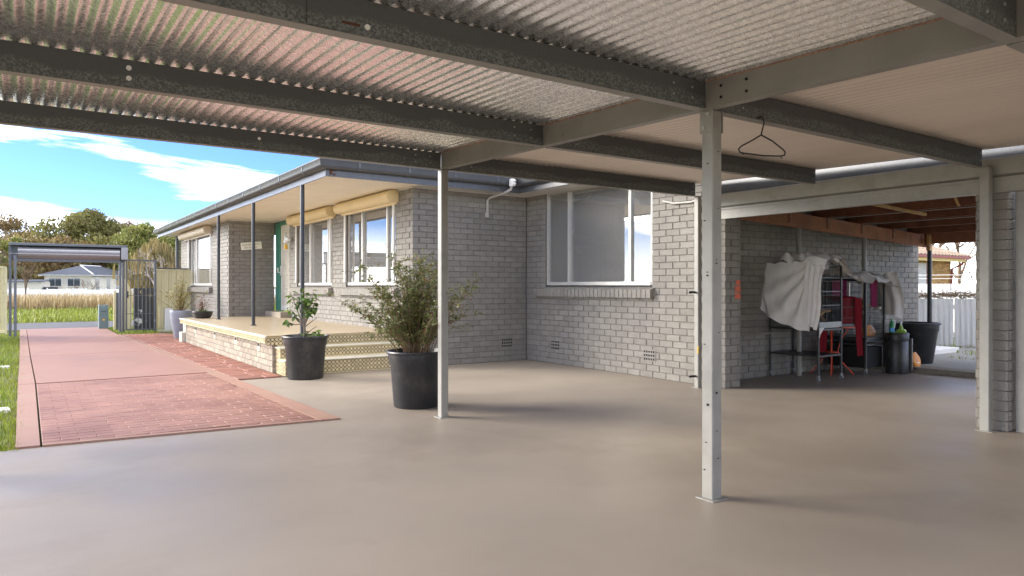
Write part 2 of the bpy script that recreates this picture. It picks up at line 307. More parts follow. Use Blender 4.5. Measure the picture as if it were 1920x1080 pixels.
MB().prism([(.1, 6.62), (2.2, 6.42), (dr_r(10.7), 10.71), (.1, 10.71)], -.1, .004).build('joint_bed', 'joint_dark', drive)
for poly in ([(-.07, 6.56), (.085, 6.55), (.085, 10.7), (-.09, 10.7)], [(-.09, 10.72), (.085, 10.72), (.045, 14.9), (-.1, 14.9)], [(-.1, 14.92), (.045, 14.92), (-.01, 24.3), (-.16, 24.3)],
             [(.1, 6.54), (2.2, 6.345), (2.2, 6.41), (.1, 6.61)],
             [(2.215, 6.345), (2.4, 6.33), (dr_r(10.7)+.16, 10.7), (dr_r(10.7)+.012, 10.7)], [(dr_r(10.72)+.012, 10.72), (dr_r(10.72)+.16, 10.72), (dr_r(15)+.14, 15), (dr_r(15)+.012, 15)], [(dr_r(15.02)+.012, 15.02), (dr_r(15.02)+.14, 15.02), (dr_r(20.4)+.12, 20.4), (dr_r(20.4)+.012, 20.4)]):
    MB().prism(poly, -.1, .015).build('border_strip', 'driveway_border', drive)
PM = {}
def paver_mesh(L, Wd, m, c=.006, h=.03):
    k = (round(L, 3), round(Wd, 3), m)
    if k not in PM: PM[k] = MB().bbox(-L/2, -Wd/2, -h, L/2, Wd/2, 0, c).mesh('paver', m)
    return PM[k]
rnd = random.Random(3)
for r_ in range(-3, 33):
    y = 6.72+r_*.125; x0 = .1; x1 = dr_r(y)-.005
    if y > 10.66: break
    x = x0-(0 if r_ % 2 else .125)
    while x < x1-.02:
        a, b = max(x, x0), min(x+.25, x1); yl = 6.625-((a+b)/2-.1)*.0935; ya = max(y-.0575, yl); yb = y+.0575
        if b-a > .03 and yb-ya > .02: place('paver', paver_mesh(b-a-.0025, round(yb-ya, 3), 'paver_red', .004), ((a+b)/2, (ya+yb)/2, .015+rnd.uniform(-.0012, .0012)), drive, (0, 0, rnd.uniform(-.004, .004)))
        x += .25
# ashlar path between driveway and veranda
path = MB().prism([(dr_r(9.7)+.17, 9.7), (2.9, 9.7), (2.86, 17), (3.2, 17), (3.2, 19.4), (2.9, 20.5), (2.0, 20.5), (dr_r(15)+.15, 15)], -.06, .002).build('side_path', 'joint_dark', None, kind='structure')
rnd = random.Random(5); y = 9.72
while y < 20.4:
    hgt = rnd.choice((.16, .2, .26)); x = dr_r(y)+.17; xe = 2.86 if y < 17.1 else min(3.2, 3.2-(y-19.2)*.25 if y > 19.2 else 3.2)
    if y+hgt > 20.45: break
    while x < xe-.06:
        w = min(rnd.choice((.2, .28, .36, .44)), xe-x)
        if xe-x-w < .08: w = xe-x
        place('paver', paver_mesh(w-.012, hgt-.012, 'paver_ash'), (x+w/2, y+hgt/2, .014+rnd.uniform(-.003, .003)), path, (rnd.uniform(-.008, .008), rnd.uniform(-.008, .008), 0)); x += w
    y += hgt
sheet('road', 'asphalt', [(-120, 24.32), (140, 24.32), (140, 29.0), (-120, 29.0)], -.012, t=.06)
sheet('yard_kerb', 'kerb', [(10.62, 1), (10.95, 1), (10.75, 6.3), (10.43, 6.3)], .075, t=.2)
sheet('gravel_yard', 'gravel', [(10.95, -4), (15.3, -4), (15.3, 14), (12.6, 14), (12.6, 6.3), (10.75, 6.3)], .05, t=.2)

# ================================================================== bricks
BM = {}; CAND = []
def brick_mesh(L, H, m, D=.09, c=.0045):
    k = (round(L, 3), round(H, 3), m, D)
    if k not in BM:
        a, b = L/2, H/2
        BM[k] = MB().add([(-a+c,0,-b+c),(a-c,0,-b+c),(a-c,0,b-c),(-a+c,0,b-c),(-a,c,-b),(a,c,-b),(a,c,b),(-a,c,b),(-a,D,-b),(a,D,-b),(a,D,b),(-a,D,b)],
            [(0,1,2,3),(4,5,1,0),(5,6,2,1),(6,7,3,2),(7,4,0,3),(4,8,9,5),(5,9,10,6),(6,10,11,7),(7,11,8,4)]).mesh('brick', m)
    return BM[k]
def bricks(wall, axis, fixed, a0, a1, z0, n, ops=(), m='brick_paint', par=0, q0=False, q1=False, D=.09, L=.24, C=CRS, keep=None):
    rb = random.Random(int(a0*100+fixed*10+n))
    for c in range(n):
        za = z0+c*C; zm = za+C/2; odd = (c+par) % 2
        s = a0+(L/2 if (odd and q0) else 0); e = a1-(L/2 if (odd == 0 and q1) else 0)
        u = a0-(L/2 if odd else 0)
        while u < e-.02:
            segs = [(max(u, s), min(u+L, e))]
            for o0, o1, p0, p1 in ops:
                if p0 < zm < p1:
                    ns = []
                    for x, y in segs:
                        if y <= o0 or x >= o1: ns.append((x, y)); continue
                        if x < o0: ns.append((x, o0))
                        if y > o1: ns.append((o1, y))
                    segs = ns
            for x, y in segs:
                if y-x > .035:
                    mid = (x+y)/2; off = rb.uniform(-.0016, .0016)
                    p = Vector((mid, fixed+off, zm)) if axis == 'x' else Vector((fixed+off, mid, zm))
                    d = p-CAM; w = d.dot(FW); px = 960+1329*d.dot(RT)/max(w, .1); py = 536-1329*d.z/max(w, .1)
                    nrm = Vector((0, -1, 0)) if axis == 'x' else Vector((-1, 0, 0))
                    ar = (y-x)*C*abs(d.normalized().dot(nrm))/max(w, .1)**2 if (w > 0 and -10 < px < 1930 and -10 < py < 1090) else 0
                    CAND.append((ar, p, axis, y-x-.008, C-.008, m, wall, D))
            u += L
def flush_bricks(limit=300):
    """the largest ones as single bricks, the rest of each wall as one joined field"""
    CAND.sort(key=lambda c: -c[0]); rest = {}
    for i, (ar, p, axis, L, H, m, wall, D) in enumerate(CAND):
        rz = 0 if axis == 'x' else R(-90)
        if i < limit and ar > 0: place('brick', brick_mesh(L, H, m, D), p, wall, (0, 0, rz))
        else: rest.setdefault(wall.name, (wall, m, []))[2].append((p, axis, L, H, D))
    for wall, m, lst in rest.values():
        mb = MB()
        for p, axis, L, H, D in lst:
            a, b, c = L/2, H/2, .0045
            loc = [(-a+c,0,-b+c),(a-c,0,-b+c),(a-c,0,b-c),(-a+c,0,b-c),(-a,c,-b),(a,c,-b),(a,c,b),(-a,c,b),(-a,D,-b),(a,D,-b),(a,D,b),(-a,D,b)]
            if axis != 'x': loc = [(y, -x, z) for x, y, z in loc]
            mb.add([(p.x+x, p.y+y, p.z+z) for x, y, z in loc], [(0,1,2,3),(4,5,1,0),(5,6,2,1),(6,7,3,2),(7,4,0,3),(4,8,9,5),(5,9,10,6),(6,10,11,7),(7,11,8,4)])
        mb.build('brick_field', m, wall, kind='stuff')
    CAND.clear()
def core(parent, name, axis, fixed, a0, a1, z0, z1, ops=(), th=.1, m='mortar'):
    ops = [(o[0], o[1], max(o[2], z0), min(o[3], z1)) for o in ops]; us = sorted({a0, a1, *[v for o in ops for v in o[:2]]}); zs = sorted({z0, z1, *[v for o in ops for v in o[2:]]}); mb = MB()
    for i in range(len(us)-1):
        for j in range(len(zs)-1):
            um, zm = (us[i]+us[i+1])/2, (zs[j]+zs[j+1])/2
            if any(o[0] < um < o[1] and o[2] < zm < o[3] for o in ops): continue
            if axis == 'x': mb.box(us[i], fixed+.01, zs[j], us[i+1], fixed+.01+th, zs[j+1])
            else: mb.box(fixed+.01, us[i], zs[j], fixed+.01+th, us[i+1], zs[j+1])
    return mb.build(name, m, parent)

# ================================================================== HOUSE
ZS = 2.755; XW, YE, XV, XF, YS = 6.95, 9.72, 4.83, 3.8, 17.0
house = thing('brick_house', (6.95, 9.72, 0), 'long low grey painted brick house with dark gutter along the driveway', 'house')
WT = 32
opW = [(6.82, 9.2, 1.204, 9)]; opV = [(10.34, 12.45, 1.204, 9), (13.18, 15.3, 1.204, 9), (15.86, 17.2, .5, 9)]; opF = [(18.79, 21.72, 1.204, 9)]
w = core(house, 'wall', 'y', XW, 5.62, YE+.2, 0, ZS, opW); bricks(w, 'y', XW, 5.6, YE-.004, 0, WT, opW, par=0, q0=True)
w = core(house, 'wall', 'x', YE, XV+.02, XW+.0, 0, ZS); bricks(w, 'x', YE, XV, XW-.004, 0, WT, par=1, q0=True)
w = core(house, 'wall', 'y', XV, YE+.02, YS+.15, 0, ZS, opV); bricks(w, 'y', XV, YE, YS, 0, WT, opV, par=0, q0=True)
w = core(house, 'wall', 'x', YS, XF+.02, XV, 0, ZS); bricks(w, 'x', YS, XF, XV-.004, 0, WT, par=1, q0=True)
w = core(house, 'wall', 'y', XF, YS+.02, 23.1, 0, ZS, opF); bricks(w, 'y', XF, YS, 23.1, 0, WT, opF, par=0, q0=True)
w = core(house, 'wall', 'x', 5.6, XW+.02, 7.23, 0, ZS); bricks(w, 'x', 5.6, XW, 7.235, 0, WT, par=1, q0=True)
w = core(house, 'wall', 'x', 6.03, 7.23, 12.5, 0, ZS); bricks(w, 'x', 6.03, 7.24, 12.5, 0, WT, par=1)
flush_bricks(300)
box('brick_patch', 'tape', house, 7.13, 5.596, 1.08, 7.232, 5.599, 1.15)
box('brick_patch', 'tape', house, 7.13, 5.596, 1.165, 7.235, 5.599, 1.235)
box('brick_patch', 'tape', house, 7.15, 5.596, 1.25, 7.225, 5.599, 1.31)
def window(X, y0, y1, z0, z1, mul, curt, sill=True, sy=None, shut=None, fm='alu', sheer=False):
    wi = MB()
    f0, f1 = X+.035, X+.095
    wi.box(f0, y0+.003, z0, f1, y0+.045, z1); wi.box(f0, y1-.045, z0, f1, y1-.003, z1); wi.box(f0, y0+.045, z1-.045, f1, y1-.045, z1); wi.box(f0-.015, y0+.045, z0, f1, y1-.045, z0+.05)
    wi = wi.build('window', fm, house)
    for q in mul: box('mullion', fm, wi, f0-.006, q-.022, z0+.05, f1-.01, q+.022, z1-.045)
    e = [y0+.045]+list(mul)+[y1-.045]
    for i in range(len(e)-1): box('pane', 'glass', wi, X+.062+.008*(i % 2), e[i]+.006, z0+.05, X+.066+.008*(i % 2), e[i+1]-.006, z1-.045)
    # dark room behind
    a, b, c, d, p, q = X+.112, X+.95, y0-.4, y1+.4, z0-.9, z1+.1
    MB().add([(a,c,p),(b,c,p),(b,d,p),(a,d,p),(a,c,q),(b,c,q),(b,d,q),(a,d,q)], [(0,1,2,3),(7,6,5,4),(4,5,1,0),(5,6,2,1),(6,7,3,2)]).build('room', 'room', wi)
    for c0, c1 in curt:
        MB().grid(lambda u, v: (X+.16+.025*math.sin(u*(c1-c0)*60), c0+(c1-c0)*u, z0+(z1-z0)*v), max(8, int((c1-c0)*60)), 2).build('curtain', 'curtain', wi, True)
    s0, s1 = sy or (y0-.03, y1+.15); n = int((s1-s0)/CRS)
    if ('s', X) not in BM:
        BM[('s', X)] = MB().add([(0,-.038,-.06),(0,.038,-.06),(0,.038,.055),(0,-.038,.055),(.16,-.038,-.02),(.16,.038,-.02),(.16,.038,.1),(.16,-.038,.1)], [(0,3,2,1),(4,5,6,7),(0,1,5,4),(1,2,6,5),(2,3,7,6),(3,0,4,7)]).mesh('sill_brick', 'brick_paint')
    for i in range(n): place('sill_brick', BM[('s', X)], (X-.085, s0+(i+.5)*(s1-s0)/n, 1.135+.001*(i % 3)), wi)
    box('sill_bed', 'mortar', wi, X-.06, s0+.01, 1.1, X+.1, s1-.01, 1.17)
    if shut:
        h0, h1 = shut[0], shut[1]; prof = [(0, 2.555), (.13, 2.555)]+[(.13+.07*math.sin(t*math.pi/10), 2.648-.093*math.cos(t*math.pi/10)) for t in range(1, 10)]+[(.13, 2.742), (0, 2.742)]
        sb = MB().sweep([(X-.004, h1, 0), (X-.004, h0, 0)], prof).build('shutter_box', shut[2], house, True)
        box('slat_rail', shut[2], sb, X-.05, h0+.02, 2.525, X-.02, h1-.02, 2.5545)
        for yy in (y0+.012, y1-.012): box('guide_rail', 'white_frame', sb, X-.035, yy-.022, z0+.06, X-.004, yy+.022, 2.553)
    return wi
wW = window(XW, 6.82, 9.2, 1.25, 2.752, (7.27, 8.63), [(8.95, 9.15)], sy=(6.76, 9.4))
box('paper', 'paper', wW, XW+.055, 6.87, 2.0, XW+.058, 7.05, 2.17)
box('door_frame', 'curtain', wW, XW+.88, 7.6, .4, XW+.94, 7.66, 2.3); box('door_frame', 'curtain', wW, XW+.88, 7.0, 2.24, XW+.94, 7.6, 2.3)
window(XV, 10.34, 12.45, 1.25, 2.58, (10.72, 11.76), [(11.0, 12.4), (10.4, 10.75)], sy=(10.2, 12.78), shut=(10.2, 12.55, 'shutter'))
window(XV, 13.18, 15.3, 1.25, 2.58, (13.46, 14.53), [(13.9, 15.2), (13.2, 13.55)], sy=(13.13, 15.6), shut=(12.95, 15.42, 'shutter'))
window(XF, 18.79, 21.72, 1.25, 2.58, (20.9,), [(20.3, 21.6), (18.85, 19.2)], sy=(18.7, 22.1), shut=(18.76, 22.3, 'shutter_pale'), fm='white_frame')
for x, y, ax in ((6.55, YE, 'x'), (XW, 8.92, 'y'), (XW, 6.86, 'y')):      # air vents set in the brickwork
    if ax == 'x': v = box('air_vent', 'brick_paint', house, x-.115, y-.006, .22, x+.115, y-.002, .38)
    else: v = box('air_vent', 'brick_paint', house, x-.006, y-.115, .22, x-.002, y+.115, .38)
    hb = MB()
    for i in range(5):
        for j in range(3):
            u = -.085+i*.0425; zz = .25+j*.05
            if ax == 'x': hb.box(x+u-.013, y-.0085, zz-.014, x+u+.013, y-.0065, zz+.014)
            else: hb.box(x-.0085, y+u-.013, zz-.014, x-.0065, y+u+.013, zz+.014)
    hb.build('vent_holes', 'dark_hole', v, kind='stuff')
# front door
dr = box('door', 'door_white', house, XV+.06, 15.88, .68, XV+.1, 16.66, 2.64)
MB().box(XV+.03, 16.66, .66, XV+.12, 17.0, 2.7).box(XV+.03, 15.86, 2.645, XV+.12, 16.66, ZS).build('door_frame', 'green_paint', house)
lt = MB()
for k in range(-22, 26):
    for sgn in (1, -1):
        za = .78+k*.085; pts = []
        for yy in (15.97, 16.57):
            pts.append((yy, za+(yy-15.97)*1.6*sgn+(0 if sgn > 0 else .96)))
        (ya, zA), (yb, zB) = pts
        def cl(y0, z0, y1, z1):
            lo, hi = .8, 2.54
            if max(z0, z1) < lo or min(z0, z1) > hi: return None
            t0, t1 = 0, 1; dz = z1-z0
            a, b = (lo-z0)/dz, (hi-z0)/dz; a, b = min(a, b), max(a, b); t0, t1 = max(0, a), min(1, b)
            return (y0+(y1-y0)*t0, z0+dz*t0, y0+(y1-y0)*t1, z0+dz*t1) if t1 > t0 else None
        q = cl(ya, zA, yb, zB)
        if q: lt.tube([(XV+.05+.004*sgn, q[0], q[1]), (XV+.05+.004*sgn, q[2], q[3])], .005, 4)
lt.build('lattice', 'door_white', dr)
MB().box(XV+.052, 15.9, .7, XV+.06, 15.97, 2.62).box(XV+.052, 16.57, .7, XV+.06, 16.64, 2.62).box(XV+.052, 15.97, 2.54, XV+.06, 16.57, 2.62).box(XV+.052, 15.97, .7, XV+.06, 16.57, .8).build('door_stile', 'door_white', dr)
MB().tube([(XV+.05, 16.6, 1.55), (XV-.03, 16.6, 1.55), (XV-.03, 16.6, 1.66)], .012, 6).box(XV+.03, 16.575, 1.48, XV+.052, 16.625, 1.7).build('handle', 'white_frame', dr, True)
MB().bbox(XV-.22, 15.75, .52, XV+.05, 16.99, .655, .01).build('door_step', 'base_brick', house)
# soffit sheets, fascia, gutter, roof
ys = [9.3, 10.45, 11.65, 12.85, 14.05, 15.25, 16.45, 17.0]
for a, b in zip(ys, ys[1:]): box('soffit_panel', 'soffit', house, 3.34, a+.003, ZS, XV+.02, b-.003, ZS+.012)
for a, b in zip([17.0, 18.5, 20, 21.5, 23], [18.5, 20, 21.5, 23, 24]): box('soffit_panel', 'soffit', house, 3.34, a+.003, ZS, XF+.02, b-.003, ZS+.012)
box('soffit_panel', 'eave_white', house, XV+.025, 9.3, ZS, 6.52, YE+.02, ZS+.012); box('soffit_panel', 'eave_white', house, 6.525, 5.62, ZS, XW+.02, YE+.02, ZS+.012)
MB().sweep([(XF-.003, 23.1, 0), (XF-.003, YS-.003, 0), (XV-.003, YS-.003, 0), (XV-.003, YE-.003, 0), (XW-.003, YE-.003, 0), (XW-.003, 5.7, 0)], [(0, 2.725), (.018, 2.725), (.018, 2.753), (0, 2.753)]).build('cornice_strip', 'eave_white', house)
pth = [(3.33, 24.0, 0), (3.33, 9.28, 0), (6.5, 9.28, 0), (6.5, 5.7, 0)]
MB().sweep(pth, [(0, 2.715), (.022, 2.715), (.022, 2.86), (0, 2.86)]).build('fascia', 'fascia', house)
gu = MB().sweep(pth, [(.024, 2.805), (.085, 2.805), (.115, 2.82), (.132, 2.85), (.138, 2.91), (.146, 2.92), (.146, 2.935), (.136, 2.942), (.126, 2.935), (.024, 2.93)]).build('gutter', 'fascia', house, True)
for i in range(13):
    y = 9.9+i*1.1; MB().sweep([(3.33, y+.02, 0), (3.33, y-.02, 0)], [(.024, 2.800), (.087, 2.800), (.119, 2.816), (.137, 2.85), (.143, 2.91), (.024, 2.92)]).build('gutter_strap', 'fascia', gu)
for i in range(4):
    x = 3.75+i*.75; MB().sweep([(x-.015, 9.28, 0), (x+.015, 9.28, 0)], [(.024, 2.800), (.087, 2.800), (.119, 2.816), (.137, 2.85), (.143, 2.91), (.024, 2.92)]).build('gutter_strap', 'fascia', gu)
MB().box(3.36, 9.252, 2.74, 3.40, 9.2565, 2.80).box(3.38, 9.2525, 2.79, 3.45, 9.2568, 2.803).box(3.41, 9.2522, 2.73, 3.44, 9.256, 2.76).build('rust_patch', 'rust', gu)
bm = bmesh.new(); vv = [bm.verts.new((x-6.95, y-9.72, 2.93)) for x, y in [(3.3, 9.25), (6.47, 9.25), (6.47, 5.72), (13.0, 5.72), (13.0, 24), (3.3, 24)]]; f = bm.faces.new(vv)
bmesh.ops.inset_region(bm, faces=[f], thickness=1.5, depth=.42); me = bpy.data.meshes.new('roof'); bm.to_mesh(me); bm.free(); me.materials.append(MAT['roof_dark']); place('roof', me, (6.95, 9.72, 0), house)
tubeo('downpipe', 'fascia', house, [(3.72, 23.17, .05), (3.72, 23.17, 2.72)], .05, 10)
# electric cable conduit under the eave
cd = tubeo('conduit', 'pvc', house, [(6.15, 9.69, 2.42), (6.15, 9.68, 2.62), (6.16, 9.62, 2.66), (6.2, 9.28, 2.7), (6.22, 9.12, 2.74), (6.22, 9.08, 2.8)], .02)
MB().box(6.12, 9.69, 2.35, 6.18, 9.715, 2.42).build('clip', 'pvc', cd)
MB().bbox(6.19, 9.04, 2.79, 6.26, 9.13, 2.9, .012).tube([(6.2, 9.03, 2.82), (6.25, 9.03, 2.82)], .012).tube([(6.2, 9.03, 2.87), (6.25, 9.03, 2.87)], .012).build('insulator', 'white_frame', cd)
tubeo('service_pipe', 'pvc', house, [(6.93, 6.6, 2.36), (6.92, 6.4, 2.31), (6.92, 6.1, 2.3), (6.93, 5.9, 2.33)], .012)

# ================================================================== VERANDA
ver = thing('veranda', (2.85, 10.2, 0), 'raised front veranda with brick base and circle-tiled steps', 'veranda')
ZD = .53
w = core(ver, 'base_wall', 'y', 2.87, 10.22, 16.8, 0, .43); bricks(w, 'y', 2.87, 10.2, 16.78, 0, 5, m='base_brick', par=1, L=.24, C=.086)
CANDtmp = None; flush_bricks(300)
for y in (10.9, 12.3, 13.9, 15.7):
    v = box('air_vent', 'tile_white', ver, 2.862, y-.06, .27, 2.866, y+.06, .41); box('vent_holes', 'dark_hole', v, 2.859, y-.045, .34, 2.861, y+.045, .385)
dk = MB().prism([(2.76, 10.17), (XV-.005, 10.17), (XV-.005, YS-.006), (2.9, YS-.006), (2.76, 16.86)], .43, ZD)
dk = dk.build('deck_slab', 'tile_cream', ver)
MB().prism([(2.752, 10.155), (XV-.006, 10.155), (XV-.006, YS-.007), (2.9, YS-.007), (2.752, 16.87)], ZD, ZD+.006).build('floor_tiles', 'deck_tile', dk)
MB().bbox(2.745, 10.13, ZD-.012, 2.775, 16.87, ZD+.009, .004).build('nosing', 'tile_white', dk)
stp = MB(); st = MB().add([(x, y, z) for x in (2.92, XV-.006) for y, z in ((9.75, 0), (9.75, .195), (10.0, .195), (10.0, .36), (10.3, .36), (10.3, 0))], [(0, 1, 2, 3, 4, 5), (11, 10, 9, 8, 7, 6)]+[(i, 6+i, 6+(i+1) % 6, (i+1) % 6) for i in range(6)]).build('steps', 'tile_cream', ver)
MB().bbox(2.9, 9.735, .195, XV-.008, 10.02, .212, .005).bbox(2.9, 9.985, .36, XV-.008, 10.25, .377, .005).build('tread', 'tile_white', st)
def discs(axis, fixed, a0, a1, z0, z1, parent, pitch=.058, rad=.026, sgn=-1):
    mb = MB(); m2 = MB(); rows = max(1, int((z1-z0)/pitch)); n = int((a1-a0)/pitch); oz = (z1-z0-rows*pitch)/2
    for j in range(rows):
        for i in range(n):
            u = a0+(i+.5)*pitch; zz = z0+oz+(j+.5)*pitch
            def pt(du, dz, o): return (u+du, fixed+sgn*o, zz+dz) if axis == 'x' else (fixed+sgn*o, u+du, zz+dz)
            m2.add([pt(rad*1.1*math.cos(k*math.pi/5), rad*1.1*math.sin(k*math.pi/5), .0012) for k in range(10)], [tuple(range(10))])
            vs = [pt(rad*.85*math.cos(k*math.pi/5), rad*.85*math.sin(k*math.pi/5), .0013) for k in range(10)]+[pt(rad*.77*math.cos(k*math.pi/5), rad*.77*math.sin(k*math.pi/5), .004) for k in range(10)]
            mb.add(vs, [tuple(range(10, 20))]+[(k, (k+1) % 10, 10+(k+1) % 10, 10+k) for k in range(10)])
    mb.build('round_tiles', 'tile_cream', parent, kind='stuff'); m2.build('tile_rings', 'grout', parent, kind='stuff')
discs('x', 9.75, 2.93, XV-.02, .012, .194, st); discs('x', 10.0, 2.93, XV-.02, .212, .36, st, pitch=.056)
discs('x', 10.168, 2.78, XV-.02, .378, .525, ver, pitch=.056); box('riser', 'tile_cream', ver, 2.93, 10.169, .378, XV-.01, 10.21, .4299)
discs('y', 2.76, 10.16, 16.85, .432, .522, dk, pitch=.05, rad=.023); discs('y', 2.92, 9.76, 10.02, .012, .19, st); discs('y', 2.92, 10.03, 10.3, .012, .36, st)
st2 = MB().box(2.8, 16.9, 0, 2.95, 17.2, .22).box(2.88, 16.9, .22, 3.0, 17.2, .4).build('end_step', 'tile_white', ver)
for y in (10.27, 12.98, 15.75):
    p = tubeo('post', 'dark_post', ver, [(3.322, y, ZD+.006), (3.322, y, 2.7145)], .031, 14); MB().lathe((3.322, y, ZD+.006), [(.055, 0), (.055, .012), (.032, .016)], 14).build('base_flange', 'dark_post', p, True)

# ================================================================== CARPORT
cp = thing('carport', (3.25, 5.9, 0), 'open steel carport with corrugated iron roof over the concrete floor', 'carport')
def zb(y): return 2.187+.026*y
def sbox(mb, x0, x1, y0, y1, za, zt):
    """box whose bottom/top follow the roof fall along Y"""
    return mb.add([(x0,y0,zb(y0)+za),(x1,y0,zb(y0)+za),(x1,y1,zb(y1)+za),(x0,y1,zb(y1)+za),(x0,y0,zb(y0)+zt),(x1,y0,zb(y0)+zt),(x1,y1,zb(y1)+zt),(x0,y1,zb(y1)+zt)], [(0,3,2,1),(4,5,6,7),(0,1,5,4),(1,2,6,5),(2,3,7,6),(3,0,4,7)])
def purlin(y, x0, x1, d=.15):
    z = zb(y); p = MB().box(x0, y, z, x1, y+.004, z+d).box(x0, y+.004, z, x1, y+.06, z+.004).box(x0, y+.004, z+d-.004, x1, y+.06, z+d).box(x0, y+.056, z+.0041, x1, y+.0599, z+.02).build('purlin', 'zinc_purlin', cp)
    MB().box(x0, y-.002, z-.0025, x1, y+.062, z-.0002).build('flange_face', 'beam_paint', p)
    return p
def bolt_or_hole(par, x, y, z, r=.011, m='zinc_bolt', ax='y'):
    d = Vector((0, -1, 0)) if ax == 'y' else (Vector((-1, 0, 0)) if ax == 'x' else Vector((0, 0, -1)))
    c = Vector((x, y, z)); MB().tube([c, c+d*.006], r, 10).build('bolt_or_hole', m, par)
for y in (5.88, 4.28, 2.73, 1.18, -.4):
    l = purlin(y, -.52, 3.215); r_ = purlin(y, 3.285, 6.74)
    for x, dz in ((3.1, .045), (3.1, .105), (2.95, .045), (2.95, .105)): bolt_or_hole(l, x, y, zb(y)+dz, .0065)
    for x, dz in ((3.55, .05), (3.55, .105), (6.7, .05), (6.7, .11)): bolt_or_hole(r_, x, y, zb(y)+dz, .0065)
    if y == 4.28: bolt_or_hole(l, .45, y, zb(y)+.05, .0135, 'white_frame'); bolt_or_hole(l, .45, y, zb(y)+.105, .0135, 'white_frame')  # white discs stand for daylight showing through holes in the web
    if y == 5.88: bolt_or_hole(l, 1.55, y, zb(y)+.09, .013, 'white_frame')  # white disc painted in for daylight through a hole
    if y == 2.73:
        bolt_or_hole(l, 1.15, y, zb(y)+.04, .012, 'white_frame'); MB().box(1.03, y-.0015, zb(y)+.036, 1.12, y-.0005, zb(y)+.046).build('rust_patch', 'rust', l)  # the disc is white for daylight seen through a hole
        MB().box(.9, y-.006, zb(y)+.004, 1.04, y-.0008, zb(y)+.148).build('splice_plate', 'zinc_purlin', l)
for x in (3.25, -.46):
    cb_ = sbox(MB(), x-.032, x+.032, -.6, 5.98, 0, .15).build('cross_beam', 'beam_paint', cp)
    sbox(MB(), x-.028, x+.028, -.58, 5.96, .1502, .166).build('packing_strip', 'wood_beam', cb_)
    if x > 0:
        for yy in (2.45, 2.62, 4.05, 4.15, 5.6): 
            for dz in (.045, .11): bolt_or_hole(cb_, x-.032, yy, zb(yy)+dz, .008, 'dark_hole' if yy < 3 else 'beam_paint', 'x')
def post(x, y, zt, w=.038, lab=None, m='steel_paint'):
    p = MB().bbox(x-w, y-w, .006, x+w, y+w, zt, .006).build('post', m, cp)
    MB().bbox(x-w-.03, y-w-.03, 0, x+w+.03, y+w+.02, .006, .002).build('base_plate', m, p)
    return p
P1 = post(3.25, 5.9, zb(5.9)-.003); P2 = post(3.305, 2.76, zb(2.76)-.003, .041); P3 = post(6.78, 2.715, zb(2.7)-.003, .038); P4 = post(6.765, 5.86, zb(5.86)-.003, .034)
post(-.46, 5.9, zb(5.9)-.003); post(-.46, 2.76, zb(2.76)-.003); post(-.46, -.4, zb(-.4)-.003); post(3.25, -.4, zb(-.4)-.003); post(6.78, -.4, zb(-.4)-.003)
box('bracket', 'steel_paint', P2, 3.258, 2.712, 2.13, 3.264, 2.808, 2.256); box('bracket', 'steel_paint', P2, 3.346, 2.715, 2.13, 3.352, 2.805, 2.256)
bolt_or_hole(P2, 3.258, 2.745, 2.235, .012, 'zinc_bolt', 'x'); bolt_or_hole(P2, 3.258, 2.78, 2.16, .012, 'zinc_bolt', 'x')
for z, r_ in ((.55, .007), (1.3, .005), (1.32, .003), (1.62, .004), (1.95, .0035), (.9, .003), (.33, .003), (.17, .004)): bolt_or_hole(P2, 3.264, 2.765+.012*math.sin(z*9), z, r_, 'dark_hole', 'x'); bolt_or_hole(P2, 3.305+.012*math.cos(z*7), 2.719, z+.07, r_*.8, 'dark_hole')  # dark discs put in for the shade inside holes in the post
for z in (.14, 1.16): MB().tube([(6.72, 5.86, z), (6.66, 5.85, z+.005), (6.62, 5.87, z)], .014).build('pipe_stub', 'black_rubber', P4, True)
MB().tube([(6.74, 5.83, .5), (6.72, 5.82, .47), (6.72, 5.82, .42)], .009).build('tap', 'bird_yellow', P4, True)
def corr(x0, n, y0, y1, m, amp=.0085, p=.0762, lift=0.):
    mb = MB(); k = 8; nx = n*k; vs = []
    for y in (y0, (y0+y1)/2, y1):
        for i in range(nx+1):
            x = x0+i*p/k; vs.append((x, y, zb(y)+.151+amp+lift+amp*math.sin(2*math.pi*i/k)+(.003 if i > nx-5 else 0)))
    fs = [(j*(nx+1)+i, j*(nx+1)+i+1, (j+1)*(nx+1)+i+1, (j+1)*(nx+1)+i) for j in range(2) for i in range(nx)]
    return mb.add(vs, fs).build('roof_sheet', m, cp, True)
for i in range(5): corr(-.56+i*.762, 11 if i < 4 else 10, -.75, 6.0+.01*(i % 2), 'zinc_roof', lift=.0016*(i % 2))
for i in range(5): corr(3.25+i*.762-.0, 11 if i < 4 else 7, -.75, 6.0, 'under_cream', lift=.0016*(i % 2))

# ================================================================== GARAGE (pier, lintel, door) and LEAN-TO
ga = thing('garage', (6.9, 2.6, 0), 'garage front with grey brick pier, long steel lintel and pale roller door', 'garage')
w = core(ga, 'wall', 'y', 6.86, 2.6, 2.83, 0, 2.06, th=.3); bricks(w, 'y', 6.86, 2.58, 2.835, 0, 24, D=.12, par=0, L=.24); bricks(w, 'x', 2.578, 6.9, 7.0, 0, 24, par=1, D=.05); flush_bricks(300)
MB().box(7.17, 2.62, 0, 9.5, 2.82, 2.3).build('side_wall', 'brick_paint', ga)
MB().box(6.83, -2.5, 2.05, 6.9, 5.62, 2.145).build('lintel_beam', 'steel_paint', ga)
MB().box(6.815, -2.5, 2.145, 6.9, 5.62, 2.165).build('lintel_lip', 'steel_paint', ga); MB().box(6.822, -2.5, 2.036, 6.9, 5.62, 2.0498).build('lintel_lip', 'steel_paint', ga)
